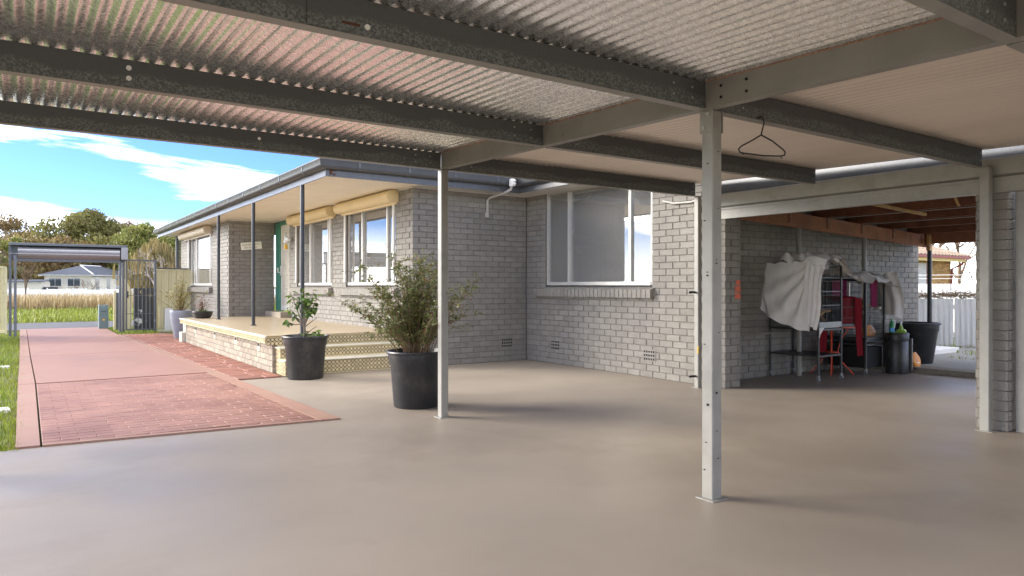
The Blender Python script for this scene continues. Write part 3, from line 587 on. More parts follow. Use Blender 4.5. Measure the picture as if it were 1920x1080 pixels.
gt = MB().sweep([(6.9, 5.74, 0), (6.9, -2.5, 0)], [(0, 2.166), (.05, 2.166), (.075, 2.19), (.085, 2.31), (.092, 2.325), (.08, 2.335), (.07, 2.33), (0, 2.33)]).build('box_gutter', 'steel_paint', ga, True)
MB().add([(6.9, -2.5, 2.331), (6.9, 5.62, 2.331), (6.92, 5.62, 2.56), (6.92, -2.5, 2.56)], [(0, 1, 2, 3)]).build('flashing', 'fascia', ga)
gd = box('roller_door', 'steel_paint', ga, 7.0, -2.5, 0, 7.03, 2.5, 2.05)
for yy in (2.53,): MB().bbox(6.94, yy-.05, 0, 7.0, yy+.03, 2.05, .01).build('door_frame', 'steel_paint', gd)
for i in range(8): box('slat_rib', 'steel_paint', gd, 6.994, -2.5, .1+i*.25, 6.9995, 2.46, .13+i*.25)
box('back_wall', 'mortar', ga, 9.5, -2.5, 0, 9.6, 2.6, 2.3)
le = thing('lean_to', (10, 5.85, 0), 'timber lean-to with red-brown rafters behind the steel lintel', 'lean-to')
def bz(x): return 2.09-.044*(x-7.6)
def slope(x0, x1, y0, y1, a, b): return MB().add([(x0,y0,bz(x0)+a),(x1,y0,bz(x1)+a),(x1,y1,bz(x1)+a),(x0,y1,bz(x0)+a),(x0,y0,bz(x0)+b),(x1,y0,bz(x1)+b),(x1,y1,bz(x1)+b),(x0,y1,bz(x0)+b)], [(0,3,2,1),(4,5,6,7),(0,1,5,4),(1,2,6,5),(2,3,7,6),(3,0,4,7)])
sb = slope(7.1, 12.35, 5.82, 5.87, 0, .2).build('side_beam', 'wood_beam', le)
slope(7.1, 12.35, 2.84, 2.89, 0, .2).build('side_beam', 'wood_beam', le)
for i, x in enumerate((7.6, 8.5, 9.4, 10.3, 11.2, 12.1)):
    rf = MB().box(x-.022, 2.84, bz(x)+.202, x+.022, 6.02, bz(x)+.34).build('rafter', 'wood_red', le)
    MB().box(x+.03, 5.812, bz(x)+.05, x+.07, 5.819, bz(x)+.25).build('joist_strap', 'wood_red', rf)
    MB().box(x+.075, 5.806, bz(x)+.12, x+.083, 5.811, bz(x)+.2).build('joist_strap', 'zinc_bolt', rf)
MB().box(12.32, 2.7, bz(12.3)+.05, 12.36, 5.99, bz(12.3)+.24).build('end_fascia', 'wood_beam', le)
MB().bbox(12.26, 5.74, bz(12.3)-.06, 12.36, 5.8, bz(12.3)+.2, .01).build('post_head', 'wood_pale', le)
slope(6.95, 12.45, 2.6, 6.02, .345, .36).build('roofing', 'gate_steel', le)
slope(7.9, 9.75, 4.6, 4.64, .165, .2).build('batten', 'wood_pale', le)
MB().add([(7.6, 3.75, 2.26), (7.64, 3.7, 2.26), (9.9, 3.16, 2.16), (9.86, 3.21, 2.16), (7.6, 3.75, 2.3), (7.64, 3.7, 2.3), (9.9, 3.16, 2.2), (9.86, 3.21, 2.2)], [(0,3,2,1),(4,5,6,7),(0,1,5,4),(1,2,6,5),(2,3,7,6),(3,0,4,7)]).build('batten', 'wood_pale', le)
MB().add([(8.3, 3.58, 2.1), (8.33, 3.58, 2.1), (8.33, 3.6, 2.1), (8.3, 3.6, 2.1), (8.26, 3.62, 2.24), (8.29, 3.62, 2.24), (8.29, 3.64, 2.24), (8.26, 3.64, 2.24)], [(0,3,2,1),(4,5,6,7),(0,1,5,4),(1,2,6,5),(2,3,7,6),(3,0,4,7)]).build('offcut', 'wood_pale', le)
tubeo('conduit', 'pvc', le, [(9.45, 2.9, 2.195), (9.45, 5.8, 2.2)], .005, 6); tubeo('conduit', 'pvc', le, [(10.35, 2.9, 2.155), (10.35, 5.8, 2.16)], .005, 6)
for x in (8.81, 10.47): tubeo('post', 'steel_paint', le, [(x, 5.845, 0), (x, 5.845, bz(x))], .035, 12)
tubeo('post', 'dark_post', le, [(12.32, 5.77, .05), (12.32, 5.77, bz(12.3)-.06)], .036, 12)
tubeo('wall_pipe', 'steel_paint', le, [(7.3, 6.0, .6), (8.75, 6.0, .6)], .018)

# ================================================================== GATES, FENCES, LETTERBOX
rg = thing('roller_gate', (.9, 21.3, 0), 'grey steel driveway gateway with rolled-up shutter drum', 'gate')
MB().bbox(-.36, 21.1, 2.24, 2.19, 21.5, 2.3, .01).build('top_cover', 'gate_steel', rg)
MB().box(-.33, 21.47, 1.86, 2.05, 21.495, 2.2395).build('back_plate', 'gate_steel', rg)
prof = []
for k in range(40):
    a = 2*math.pi*k/40; r0 = .165-(.012 if k % 5 == 0 else 0); prof.append((math.cos(a)*r0, math.sin(a)*r0))
n = len(prof); MB().add([(-.18, 21.27+u, 2.055+v) for u, v in prof]+[(2.02, 21.27+u, 2.055+v) for u, v in prof], [(k, (k+1) % n, n+(k+1) % n, n+k) for k in range(n)]+[tuple(range(n-1, -1, -1)), tuple(range(n, 2*n))]).build('shutter_drum', 'roller', rg)
MB().bbox(-.2, 21.2, 1.845, 2.03, 21.24, 1.93, .006).build('bottom_rail', 'gate_steel', rg)
MB().bbox(2.045, 21.08, 1.93, 2.2, 21.46, 2.2395, .008).build('end_bracket', 'roller', rg)
for x, y, z in ((-.335, 21.42, 2.24), (-.23, 21.15, 2.0), (2.035, 21.25, 1.93), (2.11, 21.3, 1.93)): MB().bbox(x-.03, y-.03, 0, x+.03, y+.03, z, .004).build('post', 'gate_steel', rg)
MB().tube([(-.36, 21.12, 2.03), (-.18, 21.12, 2.03)], .012).build('axle', 'roller', rg)
sg = thing('side_gate', (2.5, 21.28, 0), 'grey steel barred pedestrian gate beside the roller gate', 'gate')
MB().bbox(2.16, 21.255, .06, 2.2, 21.295, 1.9, .004).bbox(2.84, 21.255, 0, 2.9, 21.295, 1.93, .004).box(2.14, 21.256, 1.9, 2.9, 21.294, 1.94).box(2.2, 21.258, .06, 2.84, 21.292, .09).build('gate_frame', 'gate_steel', sg)
for i in range(6): tubeo('bar', 'gate_steel', sg, [(2.275+i*.094, 21.275, .09), (2.275+i*.094, 21.275, 1.9)], .007, 6)
for z in (.5, .98, 1.42): tubeo('rail', 'gate_steel', sg, [(2.2, 21.282, z), (2.84, 21.282, z)], .008, 6)
MB().bbox(2.2, 21.22, .92, 2.225, 21.254, 1.1, .004).build('latch', 'black_rubber', sg)
for z in (.3, 1.0, 1.6): tubeo('hinge', 'gate_steel', sg, [(2.865, 21.24, z-.04), (2.865, 21.24, z+.04)], .016)
bd = MB().bbox(2.43, 22.0, -.04, 2.95, 22.05, 1.18, .01)
solo(bd, 'painted_board', 'board_dark', (2.7, 22.02, 0), 'dark board with peeling white paint standing behind the side gate', 'board')
def ribfence(name, x0, x1, y, z0, z1, m, label, cap='fence_cream', cat='fence', step=.19, posts=True):
    t = thing(name, ((x0+x1)/2, y, 0), label, cat); n = max(1, round((x1-x0)/.8)); wd_ = (x1-x0)/n
    for k in range(n):
        a = x0+k*wd_; vs = []; pts = []; x = a
        while x < a+wd_-.01:
            for dx_, dy_ in ((0, 0), (step*.55, 0), (step*.65, .025), (step*.9, .025)):
                if x+dx_ < a+wd_-.004: pts.append((x+dx_, y+dy_))
            x += step
        pts.append((a+wd_-.004, y)); N_ = len(pts); MB().add([(px, py, z0) for px, py in pts]+[(px, py, z1) for px, py in pts], [(i, i+1, N_+i+1, N_+i) for i in range(N_-1)]).build('panel', m, t)
    if posts:
        for k in range(n+1): a = x0+k*wd_; MB().bbox(a-.025, y-.02, z0-.05, a+.025, y+.045, z1+.02, .004).build('post', cap, t)
    MB().bbox(x0, y-.02, z1, x1, y+.045, z1+.04, .006).build('top_rail', cap, t); MB().bbox(x0, y-.018, z0-.02, x1, y+.04, z0+.04, .006).build('bottom_rail', cap, t)
    return t
ribfence('metal_fence', -3.6, -.42, 21.4, .1, 1.68, 'fence_cream', 'cream ribbed metal fence left of the roller gate')
f2 = ribfence('metal_fence', 2.94, 3.78, 21.55, .06, 1.66, 'fence_cream', 'cream ribbed metal fence between the side gate and the house')
MB().tube([(2.88, 21.5, 1.78), (2.97, 21.5, 1.72), (3.75, 21.5, 1.715)], .018).build('handrail', 'gate_steel', f2, True)
t = thing('metal_fence', (2.3, 22.6, 0), 'cream fence end with sloping top seen through the side gate', 'fence')
MB().add([(2.2, 22.6, 0), (2.45, 22.6, 0), (2.47, 22.6, 1.05), (2.3, 22.6, 1.42), (2.2, 22.6, 1.5), (2.2, 22.63, 0), (2.45, 22.63, 0), (2.47, 22.63, 1.05), (2.3, 22.63, 1.42), (2.2, 22.63, 1.5)], [(0,1,2,3,4),(9,8,7,6,5),(0,5,6,1),(1,6,7,2),(2,7,8,3),(3,8,9,4),(4,9,5,0)]).build('panel', 'fence_cream', t)
MB().bbox(2.0, 22.58, -.02, 2.06, 22.64, 1.1, .004).build('post', 'fence_cream', t); MB().box(2.06, 22.59, 0, 2.15, 22.62, 1.05).build('panel', 'gate_steel', t)
wb = thing('meter_box', (3.2, 21.42, 0), 'white metal box standing against the cream fence', 'box'); MB().bbox(3.12, 21.36, .03, 3.34, 21.5, .62, .008).build('cabinet', 'fence_white', wb); MB().bbox(3.135, 21.352, .1, 3.325, 21.3595, .58, .002).build('lid', 'fence_white', wb); MB().box(2.98, 21.4, .1, 3.09, 21.46, .7).build('side_post', 'fence_cream', wb)
lb = thing('letterbox', (1.83, 23.5, 0), 'grey-green metal letterbox pillar at the end of the driveway', 'letterbox')
MB().bbox(1.7, 23.35, -.03, 1.94, 23.62, .69, .01).build('body', 'mail_metal', lb); MB().bbox(1.735, 23.335, .5, 1.905, 23.3495, .62, .004).build('flap', 'mail_metal', lb); MB().box(1.755, 23.33, .5, 1.885, 23.3345, .51).build('slot', 'dark_hole', lb)
MB().tube([(1.82, 23.345, .27), (1.82, 23.335, .27)], .028, 14).build('badge', 'bird_yellow', lb)

# ================================================================== ACROSS THE ROAD
def blades(name, m, spots, h, w, label, lean=.35, seed=1, cat='grass'):
    rb = random.Random(seed); vs = []; fs = []
    for (x, y, z) in spots:
        a = rb.uniform(0, 6.28); hh = h*rb.uniform(.55, 1.25); l = hh*rb.uniform(.05, lean); b = rb.uniform(0, 6.28); ca, sa = math.cos(a)*w/2, math.sin(a)*w/2; k = len(vs)
        vs += [(x-ca, y-sa, z), (x+ca, y+sa, z), (x+l*.4*math.cos(b)+ca*.6, y+l*.4*math.sin(b)+sa*.6, z+hh*.6), (x+l*.4*math.cos(b)-ca*.6, y+l*.4*math.sin(b)-sa*.6, z+hh*.6), (x+l*math.cos(b), y+l*math.sin(b), z+hh)]
        fs += [(k, k+1, k+2, k+3), (k+3, k+2, k+4)]
    me = bpy.data.meshes.new(name); me.from_pydata(vs, [], fs); me.materials.append(MAT[m]); me.update()
    return tag(place(name, me, (0, 0, 0)), label, cat, None, 'stuff')
rg_ = random.Random(11)
def scatter(n, fn): return [fn() for _ in range(n)]
blades('lawn_grass', 'grass_lawn', scatter(26000, lambda: (rg_.uniform(-1.6, -.035)if rg_.random() < .8 else rg_.uniform(-3.5, -1.6), 6.5+17.5*rg_.random()**1.5, -.05)), .075, .008, 'bright green lawn strip left of the driveway', .6, 2)
blades('lawn_grass', 'grass_lawn', scatter(5000, lambda: (rg_.uniform(1.95, 2.9), rg_.uniform(20.6, 24.2), -.05)), .09, .012, 'green grass patch under the gates beside the letterbox', .6, 3)
def vg():
    y = 29+21*rg_.random()**1.3; c = far(130, y/.825); return (c.x+rg_.uniform(-13, 16), y, -.05)
blades('verge_grass', 'grass_verge', scatter(26000, vg), .2, .045, 'green grass verge beyond the road', .7, 4)
def dg():
    y = rg_.uniform(44, 52); return (rg_.uniform(-9, 14), y, -.05+.15*mnoise.noise(Vector((y*.3, 1, 2))))
blades('tall_dry_grass', 'grass_dry', scatter(17000, dg), .78, .055, 'tall straw-coloured dry grass in front of the white fence', .45, 5)
# white fence across
wf = thing('white_fence', (0, 56, 0), 'long white panel fence behind the dry grass across the road', 'fence')
a, b = far(-120, 50), far(560, 44); dv = (b-a); L_ = dv.length; n = 18
for i in range(n):
    p0 = a+dv*(i/n); p1 = a+dv*((i+1)/n); d = dv.normalized()*.03; q = Vector((-dv.y, dv.x, 0)).normalized()*.05
    MB().prism([((p0+d).x, (p0+d).y), ((p1-d).x, (p1-d).y), ((p1-d+q).x, (p1-d+q).y), ((p0+d+q).x, (p0+d+q).y)], -.1, 1.02+.04*math.sin(i*2.1)).build('panel', 'fence_white', wf)
    MB().prism([((p0-d).x, (p0-d).y), ((p0+d).x, (p0+d).y), ((p0+d+q*1.3).x, (p0+d+q*1.3).y), ((p0-d+q*1.3).x, (p0-d+q*1.3).y)], -.1, 1.1).build('post', 'fence_white', wf)
def hip(mb, c, hx, hy, ze, zr, ov=.5, ridge=None):
    x0, x1, y0, y1 = c[0]-hx-ov, c[0]+hx+ov, c[1]-hy-ov, c[1]+hy+ov; rl = ridge if ridge is not None else max(.05, hx-hy)
    return mb.add([(x0,y0,ze),(x1,y0,ze),(x1,y1,ze),(x0,y1,ze),(c[0]-rl,c[1],zr),(c[0]+rl,c[1],zr)], [(0,1,5,4),(1,2,5),(2,3,4,5),(3,0,4),(3,2,1,0)])
# white weatherboard house with blue-grey roof, turned about 40 degrees: built in its own frame then rotated
def local_house(name, loc, rz, label, cat='house'):
    o = thing(name, loc, label, cat); o.rotation_euler = (0, 0, rz); W[o.name] = Vector((0, 0, 0)); return o

hw = local_house('white_house', far(171, 95, -.2), R(-30), 'white weatherboard house with blue-grey hip roof across the road')
MB().box(-6, 0, 0, -.003, 12, 2.9).build('wall', 'house_cream', hw); MB().box(-.002, .003, .2, .02, 12, 2.9).build('wall', 'house_white', hw)
hip(MB(), (-3, 6), 3, 6, 2.9, 4.1, .55, 0).build('eaves', 'house_white', hw)
hw.children[-1].data.clear_geometry(); hw.children[-1].data.from_pydata([(-6.5,-.5,2.8),(.5,-.5,2.8),(.5,12.5,2.8),(-6.5,12.5,2.8),(-6.5,-.5,2.95),(.5,-.5,2.95),(.5,12.5,2.95),(-6.5,12.5,2.95)], [], [(0,3,2,1),(4,5,6,7),(0,1,5,4),(1,2,6,5),(2,3,7,6),(3,0,4,7)]); hw.children[-1].data.update()
rf = MB().add([(-6.55,-.55,2.96),(.55,-.55,2.96),(.55,12.55,2.96),(-6.55,12.55,2.96),(-3,3.2,4.25),(-3,8.8,4.25)], [(0,1,4),(1,2,5,4),(2,3,5),(3,0,4,5)]).build('roof', 'roof_blue', hw)
MB().tube([(.55, -.55, 2.99), (-3, 3.2, 4.28), (-3, 8.8, 4.28)], .09, 6).build('ridge_cap', 'house_white', rf)
for x in (-4.6, -2.2):
    wi = MB().box(x-.85, -.06, 1.35, x+.85, -.01, 2.5).build('window', 'house_white', hw); MB().box(x-.78, -.075, 1.42, x-.03, -.061, 2.43).build('pane', 'far_glass', wi); MB().box(x+.03, -.075, 1.42, x+.78, -.061, 2.43).build('pane', 'far_glass', wi)
for y in (1.6, 4.6, 7.4, 10): wi = MB().box(.021, y-.6, .3, .05, y+.6, 2.6).build('window', 'house_white', hw); MB().box(.051, y-.5, .4, .065, y+.5, 2.5).build('pane', 'far_glass', wi)
MB().box(-3.6, -.4, .5, -2.9, -.02, 1.3).build('air_unit', 'house_cream', hw)
MB().box(.022, 0, 2.72, .045, 12, 2.79).build('trim_board', 'trim_red', hw)
ho = local_house('orange_house', far(60, 118, 0), R(-25), 'orange brick house with rust-brown gable roof at far left across the road')
MB().box(-9, 0, 0, 3, 8, 2.9).add([(3,0,2.9),(3,8,2.9),(3,4,4.9),(-9,0,2.9),(-9,8,2.9),(-9,4,4.9)], [(0,1,2),(5,4,3)]).build('wall', 'orange_brick', ho)
MB().add([(-9.6,-.6,2.75),(3.5,-.6,2.75),(3.5,4,5.05),(-9.6,4,5.05),(3.5,8.6,2.75),(-9.6,8.6,2.75)], [(0,1,2,3),(3,2,4,5)]).build('roof', 'roof_rust', ho)
MB().tube([(3.52, -.65, 2.78), (3.52, 4, 5.1), (3.52, 8.65, 2.78)], .12, 5).build('barge_board', 'trim_red', ho)
for x in (1.6, -2.5): wi = MB().box(x-1, -.06, 1.0, x+1, -.01, 2.5).build('window', 'house_white', ho); MB().box(x-.9, -.075, 1.1, x-.04, -.061, 2.4).build('pane', 'far_glass', wi); MB().box(x+.04, -.075, 1.1, x+.9, -.061, 2.4).build('pane', 'far_glass', wi)
sd = local_house('garden_shed', far(22, 88, 0), R(-20), 'low cream shed in front of the orange brick house', 'shed'); MB().box(-3, 0, 0, 3.2, 3, 1.75).build('wall', 'house_cream', sd); MB().add([(-3.2,-.2,1.72),(3.4,-.2,1.72),(3.4,3.2,2.0),(-3.2,3.2,2.0),(-3.2,-.2,1.8),(3.4,-.2,1.8),(3.4,3.2,2.08),(-3.2,3.2,2.08)], [(0,3,2,1),(4,5,6,7),(0,1,5,4),(1,2,6,5),(2,3,7,6),(3,0,4,7)]).build('roof', 'roof_blue', sd)
MB().box(3.3, .5, 0, 4.6, 1.5, 1.1).build('bin_bay', 'roof_dark', sd)

# ---- trees
def leaves(mb, c, rad, n, size, rb, flat=.7, up=.2):
    for _ in range(n):
        while True:
            p = Vector((rb.uniform(-1, 1), rb.uniform(-1, 1), rb.uniform(-1, 1)))
            if .25 < p.length < 1: break
        p = Vector((p.x*rad, p.y*rad, p.z*rad*flat))+c; a = Vector((rb.gauss(0, 1), rb.gauss(0, 1), rb.gauss(0, .6)+up)).normalized(); b = a.orthogonal().normalized(); b.rotate(Matrix.Rotation(rb.uniform(0, 6.28), 3, a)); s = size*rb.uniform(.6, 1.3); q = a.cross(b)
        mb.add([p-b*s, p+q*s*.45, p+b*s, p-q*s*.45], [(0, 1, 2, 3)])
def tree(name, base, H, crown, n_cl, per, size, m, label, seed, bark='bark', trunk_h=.42, r0=None, cl_r=.27, group='trees across the road', flat=.75):
    rb = random.Random(seed); t = thing(name, base, label, 'tree', group); B = Vector(base); r0 = r0 or H*.022
    tr = MB(); top = B+Vector((rb.uniform(-.04, .04)*H, rb.uniform(-.04, .04)*H, H*trunk_h)); tr.tube([B-Vector((0, 0, .2)), B.lerp(top, .5)+Vector((rb.uniform(-.02, .02)*H, 0, 0)), top], [r0*1.3, r0, r0*.75], 7)
    lf = MB(); cx, cz = crown[0], crown[1]; cc = B+Vector((0, 0, H-cz))
    for i in range(n_cl):
        th = rb.uniform(0, 6.28); u = rb.uniform(-.75, 1); rr = math.sqrt(1-u*u)*rb.uniform(.55, 1.0)
        p = cc+Vector((math.cos(th)*rr*cx, math.sin(th)*rr*cx, u*cz*rb.uniform(.75, 1)))
        mid = top.lerp(p, .5)+Vector((rb.uniform(-.1, .1)*cx, rb.uniform(-.1, .1)*cx, -.06*cz)); tr.tube([top-Vector((0, 0, rb.uniform(0, .1)*H)), mid, p], [r0*.45, r0*.26, r0*.08], 5, False)
        k = rb.uniform(.65, 1.3); leaves(lf, p, cl_r*cx*k, int(per*k*k), size, rb, flat)
    tr.build('trunk', bark, t, True); lf.build('crown', m, t, kind='stuff')
    return t
tree('gum_tree', far(160, 118), 13.2, (6.6, 5.0), 70, 260, .3, 'leaf_gum', 'tall olive gum tree centred above the rolled-up gate drum', 21, 'bark_pale')
tree('gum_tree', far(226, 128), 12.4, (5.4, 4.6), 44, 170, .3, 'leaf_gum_brown', 'brownish gum tree just right of the tallest gum', 22, 'bark_pale')
tree('gum_tree', far(78, 130), 11.6, (6.2, 4.2), 36, 110, .3, 'leaf_gum_brown', 'sparse brown gum tree left of the tallest gum', 23, 'bark_pale')
tree('gum_tree', far(14, 122), 13.0, (5.6, 4.6), 36, 110, .3, 'leaf_gum_brown', 'sparse gum tree at the left edge of the view', 24, 'bark_pale')
tree('gum_tree', far(285, 112), 10.8, (5.6, 4.8), 50, 220, .28, 'leaf_gum_green', 'fresh green gum tree behind the end of the house gutter', 25, 'bark_pale')
tree('gum_tree', far(-14, 95), 9.2, (3.4, 4.0), 22, 160, .25, 'leaf_gum_green', 'dark green tree half cut by the left edge', 26)
for i, (px, d, H, c, m, lab) in enumerate(((40, 104, 8.6, (5.6, 4), 'leaf_willow', 'pale yellow scrubby tree behind the left gate post'), (110, 108, 8.2, (6.4, 3.8), 'leaf_gum_brown', 'low brown scrub tree above the left end of the blue-grey roof'), (190, 112, 8.4, (6.6, 4), 'leaf_gum', 'low olive scrub tree behind the blue-grey roof'), (262, 128, 9.2, (5.4, 4), 'leaf_gum_brown', 'rusty scrub tree behind the top of the side gate'))):
    tree('scrub_tree', far(px, d), H, c, 44, 170, .27, m, lab, 40+i, trunk_h=.3)
def bare(name, base, H, label, seed, m='twig', spread=.55, levels=5, r0=.05, group=None, cat='tree', lean=(0, 0), kids=3, tips=None):
    rb = random.Random(seed); t = thing(name, base, label, cat, group); mb = MB(); tw = MB()
    def grow(p, d, L, r, lv):
        q = p+d*L; mid = p.lerp(q, .5)+Vector((rb.uniform(-.05, .05)*L, rb.uniform(-.05, .05)*L, 0)); (mb if lv > 2 else tw).tube([p, mid, q], [r, r*.85, r*.68], 5 if lv > 2 else 3, False)
        if lv == 0: return
        for k in range(kids if lv > 1 else 2):
            dd = (d+Vector((rb.gauss(0, spread), rb.gauss(0, spread), rb.gauss(.12, spread*.6)))).normalized(); grow(p.lerp(q, rb.uniform(.55, 1)), dd, L*rb.uniform(.62, .85), r*.6, lv-1)
    grow(Vector(base), Vector((lean[0], lean[1], 1)).normalized(), H*.3, r0, levels)
    mb.build('trunk', m, t); tw.build('twigs', m, t, kind='stuff'); return t
bare('bare_tree', far(48, 46), 3.6, 'leafless bush just inside the left gate post, across the road', 61, r0=.06, spread=.45)
bare('bare_tree', far(160, 48), 2.3, 'small leafless bush in front of the white fence', 62, r0=.05, spread=.5)
bare('bare_tree', far(248, 60), 4.2, 'leafless tree seen through the bars of the side gate', 63, r0=.06)
wl = bare('willow_tree', far(292, 46), 4.4, 'pale leafless branching tree with yellow strands behind the side gate', 64, 'bark_pale', r0=.11, spread=.6)
rb = random.Random(8); mb = MB()
for _ in range(2600):
    c = far(290, 48); x = c.x+rb.gauss(.2, .9); y = c.y+rb.gauss(0, .9); zt = rb.uniform(1.0, 4.6)*(1-min(.6, abs(x-c.x)/6)); L = rb.uniform(.4, 1.1); w = .018
    mb.add([(x-w, y, zt), (x+w, y, zt), (x+w*.4+rb.uniform(-.15, .15), y, zt-L), (x-w*.4+rb.uniform(-.15, .15), y, zt-L)], [(0, 1, 2, 3)])
mb.build('crown', 'leaf_willow', wl, kind='stuff')
tree('hedge_tree', far(284, 52), 2.5, (1.6, 1.1), 18, 150, .09, 'leaf_gum_brown', 'brown hedge bush low behind the side gate', 66, trunk_h=.35)

# ================================================================== BACK YARD seen through the lean-to
def yfence(X, y0, y1, z0, z1, label, m):
    t = thing('iron_fence', (X, y0, 0), label, 'fence'); t.rotation_euler = (0, 0, R(90)); W[t.name] = Vector((0, 0, 0)); n = round((y1-y0)/.85); wd_ = (y1-y0)/n
    for k in range(n):
        N_ = 48; xs = [k*wd_+i*(wd_-.012)/N_ for i in range(N_+1)]
        vs = [(x, .018*math.sin(x/.1*6.283)+.004*(k % 2), z) for z in (z0, z1) for x in xs]
        MB().add(vs, [(i, i+1, N_+2+i, N_+1+i) for i in range(N_)]).build('panel', m, t, True)
    MB().box(0, -.06, z1-.2, y1-y0, -.025, z1-.12).box(0, -.06, z0+.2, y1-y0, -.025, z0+.28).build('rail', m, t)
    return t
yfence(15.25, 2.5, 13.4, .03, .98, 'pale corrugated iron fence at the back of the gravel yard', 'fence_yard')
yfence(18.6, 4, 15, .0, 1.29, 'taller white corrugated fence of the neighbour behind', 'fence_white')
rb = random.Random(17); mb = MB()
for i in range(1500):
    y = rb.uniform(4, 11); p = Vector((15.35+rb.gauss(0, .12), y, 1.0+abs(rb.gauss(0, .04))+.03*math.sin(y*3))); d = Vector((rb.gauss(0, .6), rb.gauss(0, 1), rb.gauss(.05, .3)))*.14; mb.tube([p, p+d], .006, 3, False)
tag(mb.build('dry_creeper', 'twig', None), 'brown dry creeper lying along the top of the iron fence', 'creeper', None, 'stuff')
nh = thing('neighbour_house', (34, 16, 0), 'yellow brick neighbour house with tiled roof beyond the back fences', 'house')
w = core(nh, 'wall', 'x', 15.2, 24, 34.4, 0, 2.45, [(31.2, 32.6, .7, 2.25)]); bricks(w, 'x', 15.2, 24, 34.4, 0, 28, [(31.2, 32.6, .7, 2.25)], 'tan_brick'); flush_bricks(0)
MB().box(34.38, 15.21, 0, 34.42, 24, 2.45).build('wall', 'tan_brick', nh)
wi = MB().box(31.2, 15.25, .7, 31.5, 15.3, 2.25).box(32.3, 15.25, .7, 32.6, 15.3, 2.25).build('window', 'trim_red', nh); MB().box(31.5, 15.26, .7, 32.3, 15.28, 2.25).build('pane', 'curtain', wi)
MB().box(24, 14.72, 2.3, 34.7, 14.78, 2.45).box(24, 14.78, 2.4, 34.7, 15.21, 2.45).build('eaves', 'trim_yellow', nh)
MB().box(24, 14.6, 2.44, 35.0, 14.72, 2.55).build('gutter', 'trim_red', nh); MB().tube([(34.7, 14.75, 2.42), (34.65, 14.85, 2.2), (34.3, 15.1, 2.0), (34.25, 15.15, .1)], .05, 6).build('downpipe', 'trim_red', nh)
rt = MB()
for r_ in range(16):
    y0 = 14.6+r_*.33; z0 = 2.56+r_*.33*.42; x1 = 35.0-r_*.36; n = int((x1-24)/.15)
    vs = []
    for k in range(n+1):
        x = 24+k*(x1-24)/n; b = .025*(1 if k % 2 else -1); vs += [(x, y0, z0+b), (x, y0, z0+b+.03), (x-.0, y0+.38, z0+b+.03+.38*.42-.03)]
    rt.add(vs, [(3*k, 3*k+3, 3*k+4, 3*k+1) for k in range(n)]+[(3*k+1, 3*k+4, 3*k+5, 3*k+2) for k in range(n)])
rt.build('roof_tiles', 'roof_tile', nh, kind='stuff')
MB().add([(35.0, 14.6, 2.54), (35.0, 25, 2.54), (29.2, 19.9, 4.75), (24, 19.9, 4.75), (24, 25, 2.54)], [(0, 1, 2), (1, 4, 3, 2)]).build('roof', 'roof_tile', nh)
bare('bare_tree', far(1800, 42), 8.5, 'tall leafless tree right of the yellow neighbour house', 71, r0=.14, spread=.5, levels=6)
bare('bare_tree', far(1750, 50), 9.5, 'leafless tree rising behind the tiled roof', 72, r0=.13, spread=.5, levels=6)
bare('bare_tree', far(1822, 33), 4.4, 'low pale leafless bush beside the yellow house wall', 73, 'bark_pale', r0=.06, spread=.6)
cl = thing('clothesline', (16.5, 8, 0), 'thin white clothesline wires strung beyond the back fence', 'clothesline')
for z in (1.42, 1.5): tubeo('wire', 'fence_white', cl, [(16.4, 3.5, z-.06), (16.6, 7.5, z-.02), (16.8, 12, z)], .008, 4)
tubeo('pole', 'fence_white', cl, [(16.8, 12, 0), (16.8, 12, 2.0)], .03)
tubeo('pole', 'fence_white', cl, [(16.4, 3.5, 0), (16.4, 3.5, 2.0)], .03)
MB().bbox(12.9, 6.0, .05, 13.9, 6.9, .13, .01).build('paving_slab', 'stone_white', None, label='loose pale concrete slab lying on the gravel yard', cat='slab')
def yw():
    return (rg_.uniform(11.2, 15.2), rg_.uniform(3.5, 8), .045)
blades('yard_weeds', 'grass_lawn', [p for p in scatter(3500, yw) if mnoise.noise(Vector(p)*1.3) > .22], .06, .012, 'scattered green weeds in the gravel yard', .8, 9, 'weeds')

# ================================================================== POTS AND PLANTS
def pot(name, c, label, rt=.31, rbm=.23, h=.575, m='black_plastic', soil=True, group=None, prof=None):
    t = thing(name, c, label, 'pot', group); p = prof or [(0, .0), (rbm-.01, 0), (rbm, .012), (rt-.045, h-.14), (rt-.03, h-.12), (rt-.022, h-.03), (rt-.006, h-.028), (rt, h-.012), (rt-.004, h), (rt-.02, h+.002), (rt-.035, h-.03), (rt-.06, h-.09), (rt-.06, h-.1)]
    MB().lathe(c, p, 40).build('body', m, t, True)
    if soil: MB().lathe(c, [(rt-.062, h-.095), (rt*.5, h-.08), (0, h-.075)], 24).build('soil', 'soil', t, True)
    return t
def leafquad(mb, p, d, L, Wd, rb, droop=.2):
    d = d.normalized(); s = d.cross(Vector((0, 0, 1))); s = s.normalized() if s.length > .01 else Vector((1, 0, 0)); s.rotate(Matrix.Rotation(rb.uniform(-.9, .9), 3, d)); n = s.cross(d)
    a = p; b = p+d*L*.45+s*Wd/2+n*Wd*.12; c = p+d*L*.45-s*Wd/2+n*Wd*.12; m = p+d*L*.5-n*Wd*.02; e = p+d*L-Vector((0, 0, droop*L))
    mb.add([a, b, e, c, m], [(0, 1, 4), (1, 2, 4), (2, 3, 4), (3, 0, 4)])
